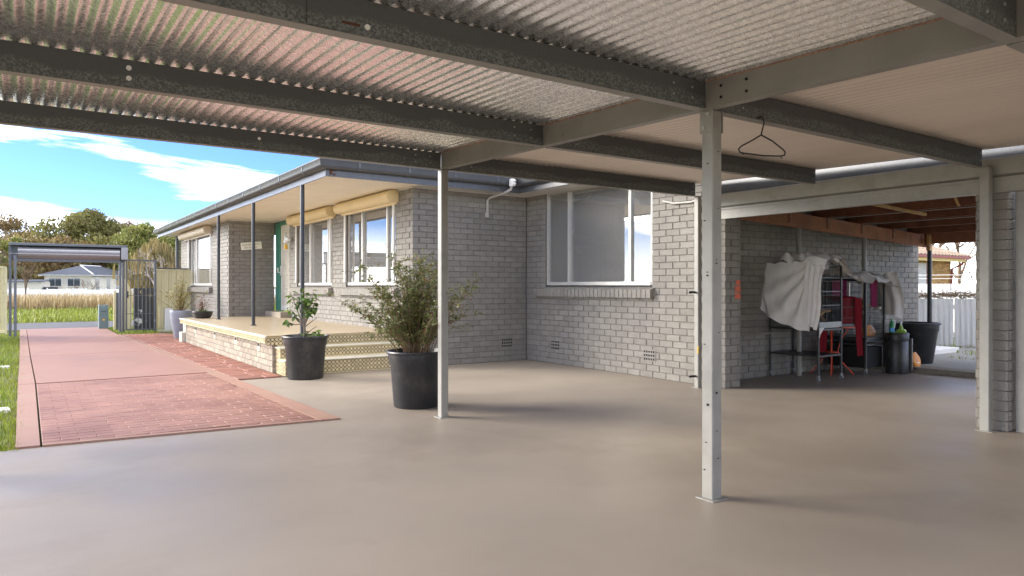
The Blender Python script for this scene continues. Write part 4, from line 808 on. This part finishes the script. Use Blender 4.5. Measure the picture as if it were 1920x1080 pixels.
# large multi-stemmed shrub
c = Vector((3.32, 6.6, 0)); pot('plant_pot', c, 'large black plastic pot of the bushy shrub, behind the middle steel post', group='black plant pots')
sh = thing('potted_shrub', c+Vector((0, 0, .5)), 'wide bushy small-leaved shrub in the black pot behind the post', 'shrub'); rb = random.Random(31); stm = MB(); lf = MB(); lr = MB()
for i in range(74):
    a = rb.uniform(0, 6.28); r0 = rb.uniform(0, .16); p = c+Vector((math.cos(a)*r0, math.sin(a)*r0, .49)); out = abs(rb.gauss(0, .44)); H = rb.uniform(.55, 1.08)*(1-.28*min(1, out)); e = p+Vector((math.cos(a)*out, math.sin(a)*out, H)); ctl = p+Vector((math.cos(a)*out*.25, math.sin(a)*out*.25, H*.62)); pts = []
    if rb.random() < .2: e.z -= rb.uniform(.1, .42)*out*1.6
    for k in range(8):
        t = k/7; q = p*(1-t)**2+ctl*2*t*(1-t)+e*t*t; q += Vector((rb.uniform(-.012, .012), rb.uniform(-.012, .012), 0)); pts.append(q)
    stm.tube(pts, [.0065*(1-.75*k/7) for k in range(8)], 5, False)
    for k in range(2, 8):
        for _ in range(3):
            d = Vector((rb.gauss(0, .6), rb.gauss(0, .6), rb.uniform(-.1, .9))).normalized(); L = rb.uniform(.05, .16); q = pts[k]; q2 = q+d*L; stm.tube([q, q2], .0018, 3, False)
            for j in range(rb.randint(5, 10)):
                w = q.lerp(q2, rb.random()); leafquad(lr if rb.random() < .022 else lf, w, Vector((rb.gauss(0, 1), rb.gauss(0, 1), rb.gauss(.2, .6))), rb.uniform(.026, .05), rb.uniform(.013, .021), rb)
for a0, L, zz in ((-.35, .6, .5), (-.5, .52, .4), (-.2, .62, .62), (2.6, .66, 1.02), (2.9, .6, .85), (2.3, .5, 1.12), (-.7, .7, .3)):    # long straggling shoots
    d = Vector((math.cos(a0)*RT.x-math.sin(a0)*FW.x*0, math.cos(a0)*RT.y, 0)) if True else None
    d = RT*math.cos(a0)+FW*.25*math.sin(a0); pts = [c+Vector((0, 0, .55))+d*L*t+Vector((0, 0, zz*(1-(1-t)**1.7)+rb.uniform(-.01, .01))) for t in [k/8 for k in range(9)]]; stm.tube(pts, [.005*(1-.7*k/8) for k in range(9)], 4, False)
    for k in range(3, 9):
        for j in range(7): leafquad(lr if rb.random() < .1 else lf, pts[k]+Vector((rb.gauss(0, .03), rb.gauss(0, .03), rb.gauss(0, .03))), Vector((rb.gauss(0, 1), rb.gauss(0, 1), rb.gauss(.2, .6))), rb.uniform(.02, .04), .013, rb)
stm.build('stems', 'stem', sh, kind='stuff'); lf.build('foliage', 'leaf_shrub', sh, kind='stuff'); lr.build('red_leaves', 'leaf_red', sh, kind='stuff')
# camellia by the steps
c = Vector((3.09, 9.42, 0)); pot('plant_pot', c, 'large black plastic pot of the small leafy tree, in front of the steps', group='black plant pots')
ca = thing('camellia', c+Vector((0, 0, .5)), 'small glossy-leaved tree in the black pot by the steps', 'shrub'); rb = random.Random(33)
stm = MB(); b0 = c+Vector((-.02, 0, .48)); fork = b0+Vector((.0, 0, .26)); stm.tube([b0, b0+Vector((.01, 0, .13)), fork], [.022, .019, .016], 8)
tips = []
for sx, z, k in ((-.19, .18, 1), (-.12, .34, 1), (-.2, .42, 1), (.0, .4, 1), (.06, .3, 1), (.13, .42, 1), (.17, .34, 1), (-.05, .45, 1), (.1, .18, 1), (-.24, .02, 1), (.17, .08, 0)):
    e = fork+RT*sx+FW*rb.uniform(-.12, .12)+Vector((0, 0, z)); m_ = fork.lerp(e, .5)+Vector((0, 0, -.03)); stm.tube([fork-Vector((0, 0, rb.uniform(0, .08))), m_, e], [.009, .006, .003], 6, False)
    if k: tips += [(m_, e)]
stm.tube([b0+Vector((.01, 0, .1)), b0+RT*.1+Vector((0, 0, .17)), b0+RT*.17+Vector((0, 0, .22))], [.007, .006, .005], 6); stm.build('stem', 'bark', ca, True)
LM = []
for v in range(4):
    mb = MB(); rv = random.Random(v); w = .021+.003*v; L = .066+.008*v; pts = [(0, 0, 0), (L*.25, w*.75, .004), (L*.55, w, .0), (L*.85, w*.5, -.01), (L, 0, -.02), (L*.85, -w*.5, -.01), (L*.55, -w, 0), (L*.25, -w*.75, .004), (L*.3, 0, -.006), (L*.65, 0, -.01)]
    LM.append(mb.add(pts, [(0, 1, 8), (1, 2, 9, 8), (2, 3, 9), (3, 4, 9), (4, 5, 9), (5, 6, 9), (6, 7, 8, 9), (7, 0, 8)]).mesh('leaf', 'leaf_camellia'))
for p, e in tips:
    for j in range(13):
        q = p.lerp(e, rb.uniform(.1, 1.08))+Vector((rb.gauss(0, .012), rb.gauss(0, .012), rb.gauss(0, .012))); place('leaf', rb.choice(LM), q, ca, (rb.uniform(-.5, .5), rb.uniform(-.3, .9), rb.uniform(0, 6.28)))
for j in range(34): q = c+RT*rb.uniform(.0, .24)+FW*rb.uniform(-.12, .1)+Vector((0, 0, .53+rb.uniform(0, .1))); place('leaf', rb.choice(LM), q, ca, (rb.uniform(-.5, .5), rb.uniform(-.4, .7), rb.uniform(0, 6.28)))
# tall grey pot and bowl by the far end of the veranda
c = Vector((3.02, 18.35, 0)); pot('tall_pot', c, 'tall tapering blue-grey glazed pot past the far end of the veranda', .24, .14, .66, 'grey_glaze', prof=[(0, 0), (.135, 0), (.14, .01), (.21, .36), (.238, .58), (.24, .64), (.232, .66), (.215, .65), (.2, .6), (.19, .57)])
def bushy(t, c, n, H, out, m, seed, sm='stem', L=.05, per=16):
    rb = random.Random(seed); st_ = MB(); lf = MB()
    for i in range(n):
        a = rb.uniform(0, 6.28); o = abs(rb.gauss(0, out*.6)); e = c+Vector((math.cos(a)*o, math.sin(a)*o, rb.uniform(.5, 1)*H*(1-.4*min(1, o/out)))); m_ = c.lerp(e, .5)+Vector((0, 0, .08*H)); st_.tube([c, m_, e], [.006, .004, .002], 4, False)
        for j in range(per): q = (c.lerp(m_, rb.uniform(.4, 1)) if rb.random() < .4 else m_.lerp(e, rb.random()))+Vector((rb.gauss(0, .04), rb.gauss(0, .04), rb.gauss(0, .04))); leafquad(lf, q, Vector((rb.gauss(0, 1), rb.gauss(0, 1), rb.gauss(.3, .6))), L*rb.uniform(.6, 1.3), L*.42, rb)
    st_.build('stems', sm, t, kind='stuff'); lf.build('foliage', m, t, kind='stuff')
t = thing('potted_shrub', c+Vector((0, 0, .58)), 'yellow variegated shrub in the tall grey pot', 'shrub'); bushy(t, c+Vector((0, 0, .58)), 40, 1.0, .5, 'leaf_variegated', 35, L=.06, per=18)
c = Vector((3.16, 16.55, ZD+.006)); pot('bowl_planter', c, 'low black bowl planter on the far end of the veranda', .21, .15, .15, prof=[(0, 0), (.15, 0), (.19, .05), (.21, .14), (.205, .15), (.19, .14), (.18, .1), (.17, .06)], soil=False)
t = thing('potted_plant', c+Vector((0, 0, .08)), 'dark red spiky plant in the low black bowl', 'plant'); bushy(t, c+Vector((0, 0, .08)), 16, .42, .24, 'leaf_plum', 36, L=.05, per=12); bushy(t, c+Vector((0, 0, .08)), 14, .14, .2, 'leaf_green', 37, L=.05, per=9)
t = thing('small_pot', (-.62, 14.6, 0), 'small black pot with white marking in the lawn at the left edge', 'pot'); MB().lathe((-.62, 14.6, -.03), [(0, 0), (.11, 0), (.14, .28), (.15, .29), (.14, .3), (.12, .29), (.11, .2)], 20).build('body', 'black_plastic', t, True); MB().box(-.55, 14.472, .12, -.51, 14.478, .2).build('marking', 'paper', t)
bare('bare_shrub', Vector((-1.15, 15.5, -.03)), 2.1, 'leafless dark shrub reaching in from the left edge', 77, r0=.022, spread=.6, levels=5, cat='shrub', lean=(.35, 0))
for i, (x, y, a) in enumerate(((-.3, 8.9, .1), (-.42, 10.2, .2), (-.5, 12.6, .15), (-.38, 13.6, -.1))):
    mb = MB().bbox(-.16, -.1, -.06, .16, .1, .0, .012); o = mb.build('stepping_stone', 'stone_white', None, label=['flat white stone in the lawn nearest the carport', 'second white stone in the lawn from the carport', 'third white stone in the lawn from the carport', 'farthest white stone in the lawn by the small black pot'][i], cat='stone', group='white stones in the lawn'); o.location = (x, y, -.012); o.rotation_euler = (0, 0, a)
# small hanging things
t = thing('wall_sign', (4.3, 16.98, 2.17), 'small white hanging sign with two lines of dark lettering on the brick wall', 'sign'); t.rotation_euler = (0, R(-6), 0); W[t.name] = Vector((0, 0, 0))
MB().bbox(-.235, -.012, -.085, .235, 0, .085, .004).build('board', 'sign_white', t)
ink = MB(); rb = random.Random(4)
for z0, words in ((.012, (2, 6, 5, 3, 4)), (-.055, (6, 3, 4, 2))):
    u = -.2 if z0 > 0 else -.17
    for wlen in words:
        for k in range(wlen):
            for _ in range(2):
                if rb.random() < .6: x_ = u+rb.choice((0, .005, .01)); ink.box(x_, -.0145, z0, x_+.0032, -.0125, z0+.032)
                else: zz = z0+rb.choice((0, .014, .029)); ink.box(u, -.0144, zz, u+.012, -.0126, zz+.0035)
            u += .0165
        u += .014
ink.build('lettering', 'ink', t, kind='stuff'); MB().tube([(-.16, -.006, .085), (0, -.006, .14), (.16, -.006, .085)], .003, 5).build('cord', 'twig', t)
t = thing('wind_chime', (4.72, 15.72, 2.3), 'white and yellow hanging ornament beside the front door', 'ornament'); MB().tube([(4.72, 15.72, 2.42), (4.72, 15.72, 2.25)], .004, 5).build('string', 'twig', t); MB().lathe((4.72, 15.72, 2.17), [(0, 0), (.05, .02), (.06, .06), (.03, .1), (.045, .14), (.02, .18), (0, .19)], 10).build('figure', 'bottle_white', t, True); MB().bbox(4.69, 15.69, 2.05, 4.75, 15.75, 2.15, .008).build('bell', 'bird_yellow', t); MB().lathe((4.75, 15.62, 2.22), [(.02, 0), (.06, .03), (.06, .06), (.03, .09)], 10).build('charm', 'bottle_white', t, True)
t = thing('coat_hanger', (3.73, 2.72, 2.15), 'black plastic coat hanger hooked on the steel purlin beside the post', 'hanger'); hx, hy = 3.735, 2.722
MB().tube([(hx-.05, hy, 2.265), (hx-.02, hy, 2.278), (hx+.004, hy, 2.268), (hx+.008, hy, 2.24), (hx-.012, hy, 2.19), (hx-.02, hy, 2.165)], .0042, 7).build('hook', 'hanger_black', t, True)
MB().tube([(hx-.02, hy, 2.165), (hx-.1, hy, 2.125), (hx-.21, hy, 2.075), (hx-.235, hy, 2.055), (hx-.225, hy, 2.038), (hx-.19, hy, 2.036), (hx, hy, 2.04), (hx+.17, hy, 2.055), (hx+.215, hy, 2.065), (hx+.222, hy, 2.085), (hx+.2, hy, 2.1), (hx+.09, hy, 2.14), (hx-.02, hy, 2.165)], .0048, 7).build('shoulder_bar', 'hanger_black', t, True)
for dx_ in (-.2, .18): MB().tube([(hx+dx_, hy, 2.04 if dx_ < 0 else 2.056), (hx+dx_, hy, 2.028 if dx_ < 0 else 2.042), (hx+dx_+.012, hy, 2.03 if dx_ < 0 else 2.044)], .003, 5).build('notch', 'hanger_black', t)

# ================================================================== AVIARY CORNER
def caster(par, x, y): MB().tube([(x-.012, y, .028), (x+.012, y, .028)], .027, 12).build('caster', 'cage_light', par, True); MB().box(x-.018, y-.012, .045, x+.018, y+.012, .085).build('caster_fork', 'cage_light', par)
def wires(mb, axis, fixed, a0, a1, z0, z1, step, cross, r=.0018):
    u = a0
    while u <= a1+.001:
        p = (lambda q, z: (q, fixed, z)) if axis == 'x' else (lambda q, z: (fixed, q, z)); mb.tube([p(u, z0), p(u, z1)], r, 3, False); u += step
    for z in cross: mb.tube([p(a0, z), p(a1, z)], r*1.6, 4, False)
A = thing('bird_cage', (8.65, 5.65, 0), 'tall wheeled wire bird cage nearer the post, draped with a grey sheet', 'bird cage', 'bird cages'); x0, x1, y0, y1 = 8.39, 8.91, 5.29, 6.0
for x in (x0, x1):
    for y in (y0, y1): MB().bbox(x-.012, y-.012, .08, x+.012, y+.012, 1.5, .003).build('corner_post', 'cage_metal', A); caster(A, x, y)
for z in (.66, .32, 1.49): MB().box(x0, y0-.01, z, x1, y0+.01, z+.022).box(x0, y1-.01, z, x1, y1+.01, z+.022).box(x0-.01, y0+.011, z, x0+.01, y1-.011, z+.022).box(x1-.01, y0+.011, z, x1+.01, y1-.011, z+.022).build('frame_rail', 'cage_metal', A)
box('shelf', 'cage_metal', A, x0+.012, y0+.012, .325, x1-.012, y1-.012, .335)
MB().box(x0+.01, y0+.012, .69, x1-.01, y1-.012, .70).box(x0, y0-.012, .7, x1, y0, .77).box(x0-.012, y0, .7, x0, y1, .77).build('tray', 'cage_light', A)
MB().box(x0+.012, y0+.02, .705, x1-.012, y1-.02, .745).build('seed_bed', 'wood_pale', A)
mb = MB(); zz = (.95, 1.12, 1.3); wires(mb, 'x', y0, x0, x1, .72, 1.49, .026, zz); wires(mb, 'x', y1, x0, x1, .72, 1.49, .03, zz); wires(mb, 'y', x0, y0, y1, .72, 1.49, .03, zz); wires(mb, 'y', x1, y0, y1, .72, 1.49, .03, zz); mb.build('wire_mesh', 'cage_metal', A, kind='stuff')
for z in (.98, 1.16, 1.34): box('cross_bar', 'cage_metal', A, x0, y0-.006, z, x1, y0+.006, z+.012)
mb = MB()
for k in range(9):
    y = y0+k*(y1-y0)/8; mb.tube([(x0, y, 1.51), (x0+.13, y, 1.57), ((x0+x1)/2, y, 1.585), (x1-.13, y, 1.57), (x1, y, 1.51)], .004, 4, False)
mb.build('arched_top', 'cage_metal', A, kind='stuff')
o = MB().tube([(8.36, 5.38, .83), (8.5, 5.4, .82), (8.62, 5.42, .85), (8.75, 5.44, .9), (8.93, 5.46, .905)], [.022, .025, .026, .022, .018], 8); o.build('perch', 'branch_wood', A, True); MB().tube([(8.62, 5.42, .85), (8.55, 5.3, .79)], .012, 6).build('perch', 'branch_wood', A, True)
MB().grid(lambda u, v: (x0+.2+.3*u, y1-.08+.015*math.sin(u*9), .97+.5*v), 8, 4).build('liner_cloth', 'sheet_cloth', A, True)
t = thing('bird_toy', (8.5, 5.45, 1.0), 'red and blue feathery hanging toy inside the nearer cage', 'bird toy'); MB().tube([(8.5, 5.45, 1.45), (8.5, 5.45, 1.2)], .003, 5).build('string', 'bird_yellow', t)
MB().lathe((8.5, 5.45, 1.36), [(0, 0), (.03, .015), (.036, .035), (.02, .06), (0, .065)], 10).build('bell', 'bird_yellow', t, True)
MB().lathe((8.475, 5.43, 1.12), [(0, 0), (.028, .02), (.036, .07), (.03, .12), (.018, .145), (0, .15)], 10).build('body', 'bird_red', t, True); MB().lathe((8.52, 5.46, 1.22), [(0, 0), (.016, .01), (.012, .03), (0, .035)], 8).build('bead', 'bird_red', t, True)
MB().tube([(8.485, 5.43, 1.13), (8.5, 5.42, 1.06), (8.51, 5.41, .97)], [.02, .017, .004], 7).build('tail', 'bird_red', t, True); MB().tube([(8.5, 5.42, 1.18), (8.47, 5.41, 1.1), (8.485, 5.41, 1.03)], [.02, .022, .008], 7).build('wing', 'bird_blue', t, True); MB().tube([(8.52, 5.44, 1.2), (8.53, 5.44, 1.12)], [.018, .006], 7).build('wing', 'bird_blue', t, True)
# grey sheet thrown over the nearer cage
t = thing('grey_sheet', (8.36, 5.7, 1.55), 'pale grey sheet hanging in folds down the side of the nearer cage', 'sheet')
def drape(u, v):
    # u: 0 back top corner -> 1 front edge; v: 0 top -> 1 hem; swags hang between the two top corners
    y = 6.05-.66*u+.04*v*(1-u)-.03*v*u; hem = .94-.30*u**1.2-.05*math.sin(math.pi*u); top = 1.545+.02*u
    z = top+(hem-top)*v; sag = math.sin(math.pi*min(1, u*1.05))
    c1 = math.hypot((u-.02)*1.5, v); c2 = math.hypot((u-1.02)*1.5, v)          # folds radiate from both corners
    fold = (.030*math.sin(math.atan2(v, (1.06-u)*1.3)*17)*min(1, v*2)*(.3+.7*u)+.022*math.sin(math.atan2(v, u*1.3+.08)*13)*v*(1-u)+.02*math.sin((v-.55*sag)*16)*sag*v)
    return (8.35-.05*v-.10*v*(1-u)-.05*sag*v-fold, y-.015*math.sin(v*9)*u, z+.01*math.sin(u*21))
MB().grid(drape, 70, 60).build('hanging_side', 'sheet_cloth', t, True)
def toppile(u, v):
    x = 8.30+.74*u; y = 5.17+.62*v+.02*math.sin(u*9); edge = (1-v)**3
    z = 1.615+.03*math.sin(u*3.1)-.16*max(0, u-.6)*1.2-.30*max(0, u-.88)*3+.026*math.sin(u*19+v*7)*(.4+v)+.02*math.sin(v*23+u*6)+.014*math.sin(u*41-v*9)-edge*(.10+.05*math.sin(u*7+1)+.04*math.sin(u*17))-.1*max(0, .08-u)*10*.4
    return (x-.02*edge*math.sin(u*14), y-.025*edge*(1+math.sin(u*16)), z)
MB().grid(toppile, 70, 40).build('bunched_top', 'sheet_cloth', t, True)
def swag(u, v):
    w = .30*(1-v*.55)+.02; y = 5.43-w*u*(1-.12*math.sin(v*6)); z = 1.6-(.86+.05*u)*v*(1-.0*u)+.02*math.sin(u*5)
    return (8.325-.05*math.sin(v*2.6)*(.4+u*.3)-.018*math.sin(u*21+v*3)*min(1, v*3), y, z)
MB().grid(swag, 26, 44).build('front_swag', 'sheet_cloth', t, True)
MB().grid(lambda u, v: (8.38+.02*u+.1*u*(1-v), 5.27, .7-.14*v*(1-.5*abs(u-.3))), 4, 3).build('loose_corner', 'sheet_cloth', t, True)
# second cage
Bc = thing('bird_cage', (9.87, 5.65, 0), 'dark wire bird cage beside the black bin, purple cloth inside', 'bird cage', 'bird cages'); x0, x1, y0, y1 = 9.63, 10.12, 5.36, 5.95
for x in (x0, x1):
    for y in (y0, y1): MB().bbox(x-.014, y-.014, .08, x+.014, y+.014, 1.33, .003).build('corner_post', 'cage_metal', Bc); caster(Bc, x, y)
for z in (.46, 1.31): MB().box(x0, y0-.012, z, x1, y0+.012, z+.03).box(x0, y1-.012, z, x1, y1+.012, z+.03).box(x0-.012, y0+.013, z, x0+.012, y1-.013, z+.03).box(x1-.012, y0+.013, z, x1+.012, y1-.013, z+.03).build('frame_rail', 'cage_metal', Bc)
MB().box(x0-.02, y0-.03, .49, x1+.02, y1+.01, .52).box(x0, y0-.02, .4, x1, y1, .43).build('tray', 'cage_metal', Bc)
mb = MB(); zz = tuple(.55+.075*k for k in range(10)); wires(mb, 'x', y0, x0, x1, .52, 1.31, .02, zz); wires(mb, 'x', y1, x0, x1, .52, 1.31, .02, zz); wires(mb, 'y', x0, y0, y1, .52, 1.31, .02, zz); wires(mb, 'y', x1, y0, y1, .52, 1.31, .02, zz); mb.build('wire_mesh', 'cage_metal', Bc, kind='stuff')
MB().box(x0+.1, y1-.03, .62, x1-.01, y1-.02, 1.31).box(x0+.02, y0+.02, .09, x1-.02, y1-.02, .38).build('dark_panel', 'dark_hole', Bc)
for x, y, z in ((9.68, 5.42, .84), (10.02, 5.4, .9)): MB().lathe((x, y, z), [(0, 0), (.04, .005), (.055, .045), (.05, .045), (.036, .01)], 14).build('food_bowl', 'alu', Bc, True)
MB().tube([(9.6, 5.5, .9), (9.8, 5.52, .95), (10.08, 5.5, .95)], .012, 6).build('perch', 'branch_wood', Bc, True)
MB().tube([(9.62, 5.4, 1.29), (9.62, 5.4, 1.05)], .012, 6).tube([(9.5, 5.52, 1.29), (9.5, 5.52, 1.0)], .012, 6).build('chain_toy', 'alu', Bc, True)
MB().grid(lambda u, v: (9.74+.16*u-.03*v*u+.02*v, 5.345+.015*math.sin(u*12), 1.31-.38*v*(1-.15*abs(u-.5))), 10, 8).build('purple_cloth', 'purple_cloth', Bc, True)
MB().grid(lambda u, v: (9.24+.36*u, 5.62+.015*math.sin(u*10), 1.32-.3*v), 8, 4).build('purple_cloth', 'purple_cloth', Bc, True)
t = thing('grey_sheet', (9.87, 5.6, 1.35), 'rumpled grey sheet over the farther cage, hanging down beside the bin', 'sheet')
def top2(u, v):
    x = 8.98+1.3*u; y = 5.2+.68*v; e = (1-v)**3
    return (x, y-.02*e*math.sin(u*19), 1.45-.05*u+.034*math.sin(u*13+v*5)*(.3+v)+.022*math.sin(v*17+u*9)+.012*math.sin(u*43)-e*(.13+.04*math.sin(u*9)+.03*math.sin(u*23))+.06*math.exp(-((u-.1)/.15)**2)-.2*max(0, u-.93)*5)
MB().grid(top2, 80, 34).build('rumpled_top', 'sheet_cloth', t, True)
MB().grid(lambda u, v: (10.2+.09*math.sin(v*2.8)+.03*math.sin(u*15+v*2), 5.22+.45*u-.05*v, 1.42-(.66-.2*u)*v+.02*math.sin(u*9)), 24, 34).build('hanging_side', 'sheet_cloth', t, True)
# folding red cafe table, maroon towel, small cage on it
tb = thing('cafe_table', (9.3, 5.66, 0), 'round metal table with orange-red curved legs between the cages', 'table'); MB().lathe((9.3, 5.66, .66), [(0, 0), (.29, 0), (.3, .008), (.3, .02), (.29, .024), (0, .024)], 28).build('table_top', 'red_paint', tb, True)
for a in (.5, 2.1, 3.65, 5.25):
    d = Vector((math.cos(a), math.sin(a), 0)); MB().tube([Vector((9.3, 5.66, .655))+d*.22, Vector((9.3, 5.66, .5))+d*.12, Vector((9.3, 5.66, .34))+d*.08, Vector((9.3, 5.66, .18))+d*.13, Vector((9.3, 5.66, .01))+d*.28], .0085, 8).build('leg', 'red_paint', tb, True)
MB().lathe((9.3, 5.66, .3), [(.07, 0), (.088, .006), (.088, .02), (.07, .026)], 20).build('ring', 'red_paint', tb, True)
t = thing('maroon_towel', (9.35, 5.5, .7), 'dark maroon towel draped over the small cage on the red table', 'towel')
MB().grid(lambda u, v: (9.12+.4*u, 5.42+.012*math.sin(u*13+v*2), 1.08-.36*v), 12, 8).build('front', 'maroon_cloth', t, True); MB().grid(lambda u, v: (9.12+.4*u, 5.42+.3*v, 1.085+.012*math.sin(v*8+u*6)), 12, 8).build('top', 'maroon_cloth', t, True)
MB().grid(lambda u, v: (9.4+.17*u+.05*v, 5.38+.012*math.sin(u*12+v*4), 1.07-.8*v), 10, 16).build('hanging_end', 'maroon_cloth', t, True); MB().grid(lambda u, v: (9.1+.2*u, 5.72+.012*math.sin(u*12+v*4), .66-.42*v), 8, 10).build('hanging_end', 'maroon_cloth', t, True)
t = thing('small_cage', (9.32, 5.56, .684), 'small low wire cage standing on the red table', 'cage'); mb = MB(); wires(mb, 'x', 5.4, 9.12, 9.52, .7, 1.06, .025, (.8, .95)); wires(mb, 'x', 5.74, 9.12, 9.52, .7, 1.06, .025, (.8, .95)); mb.build('wire_mesh', 'cage_metal', t, kind='stuff'); MB().box(9.1, 5.4, .686, 9.54, 5.75, .72).build('tray', 'cage_metal', t)
# bin, bottles, bags, tub
bn = thing('waste_bin', (10.2, 5.22, 0), 'round black lidded waste bin right of the cages', 'bin'); MB().lathe((10.2, 5.22, 0), [(0, 0), (.148, 0), (.15, .008), (.15, .46), (.147, .465)], 32).build('body', 'black_plastic', bn, True); MB().lathe((10.2, 5.22, .466), [(.153, 0), (.156, .01), (.156, .1), (.15, .11), (0, .112)], 32).build('lid', 'black_plastic', bn, True); MB().bbox(10.3, 5.06, .05, 10.33, 5.12, .5, .006).build('hinge_strip', 'cage_light', bn)
MB().tube([(10.06, 5.115, .34), (10.075, 5.095, .28), (10.055, 5.12, .22)], .002, 4).build('marking', 'dark_hole', bn)
t = thing('spray_bottle', (10.1, 5.24, .578), 'green and white bottle standing on the black bin lid', 'bottle'); MB().lathe((10.1, 5.24, .578), [(0, 0), (.033, 0), (.036, .02), (.036, .1), (.02, .15), (.012, .17), (.014, .2), (0, .2)], 16).build('body', 'bottle_green', t, True); MB().lathe((10.1, 5.24, .595), [(.0365, 0), (.0368, .03), (.0366, .05)], 16).build('label_band', 'bottle_blue', t, True); MB().tube([(10.1, 5.24, .76), (10.13, 5.21, .745), (10.12, 5.215, .65)], .012, 6).build('trigger', 'bottle_white', t, True)
t = thing('soap_dispenser', (10.22, 5.17, .578), 'lime green dish with white pump on the black bin lid', 'dispenser'); MB().lathe((10.22, 5.17, .578), [(0, 0), (.065, 0), (.07, .02), (.05, .045), (.03, .05), (.02, .08), (.022, .1), (0, .1)], 18).build('base', 'bottle_lime', t, True); MB().tube([(10.22, 5.17, .67), (10.22, 5.17, .72), (10.2, 5.15, .73)], .012, 6).build('pump', 'bottle_white', t, True)
def bag(name, c, w, d, h, m, label):
    rb = random.Random(int(c[0]*100)); t = thing(name, c, label, 'bag'); MB().grid(lambda u, v: (c[0]+w*math.cos(u*6.283)*(1-.62*v**3)*(1+.1*math.sin(u*19+v*7))*(1+.25*math.sin(v*3)), c[1]+d*math.sin(u*6.283)*(1-.9*v**2)*(1+.08*math.cos(u*23)), c[2]+h*v), 20, 10).build('sack', m, t, True); MB().grid(lambda u, v: (c[0]+w*.72*math.cos(3.4+u*1.7)*1.18*(1-.4*v), c[1]+d*.8*math.sin(3.4+u*1.7)*1.22*(1-.4*v), c[2]+h*(.25+.25*v)), 6, 3).build('print_patch', 'bottle_white', t, True)
bag('snack_bag', (9.98, 5.5, .52), .13, .05, .16, 'bag_orange', 'orange and white bag leaning on the farther cage tray')
bag('feed_bag', (10.66, 5.2, .075), .1, .07, .2, 'bag_orange', 'orange bag slumped on the kerb behind the black bin')
c = Vector((11.4, 5.55, .05)); pot('garden_tub', c, 'very large black plastic tub on the yard gravel under the lean-to edge', .35, .24, .62)
'''unused'''
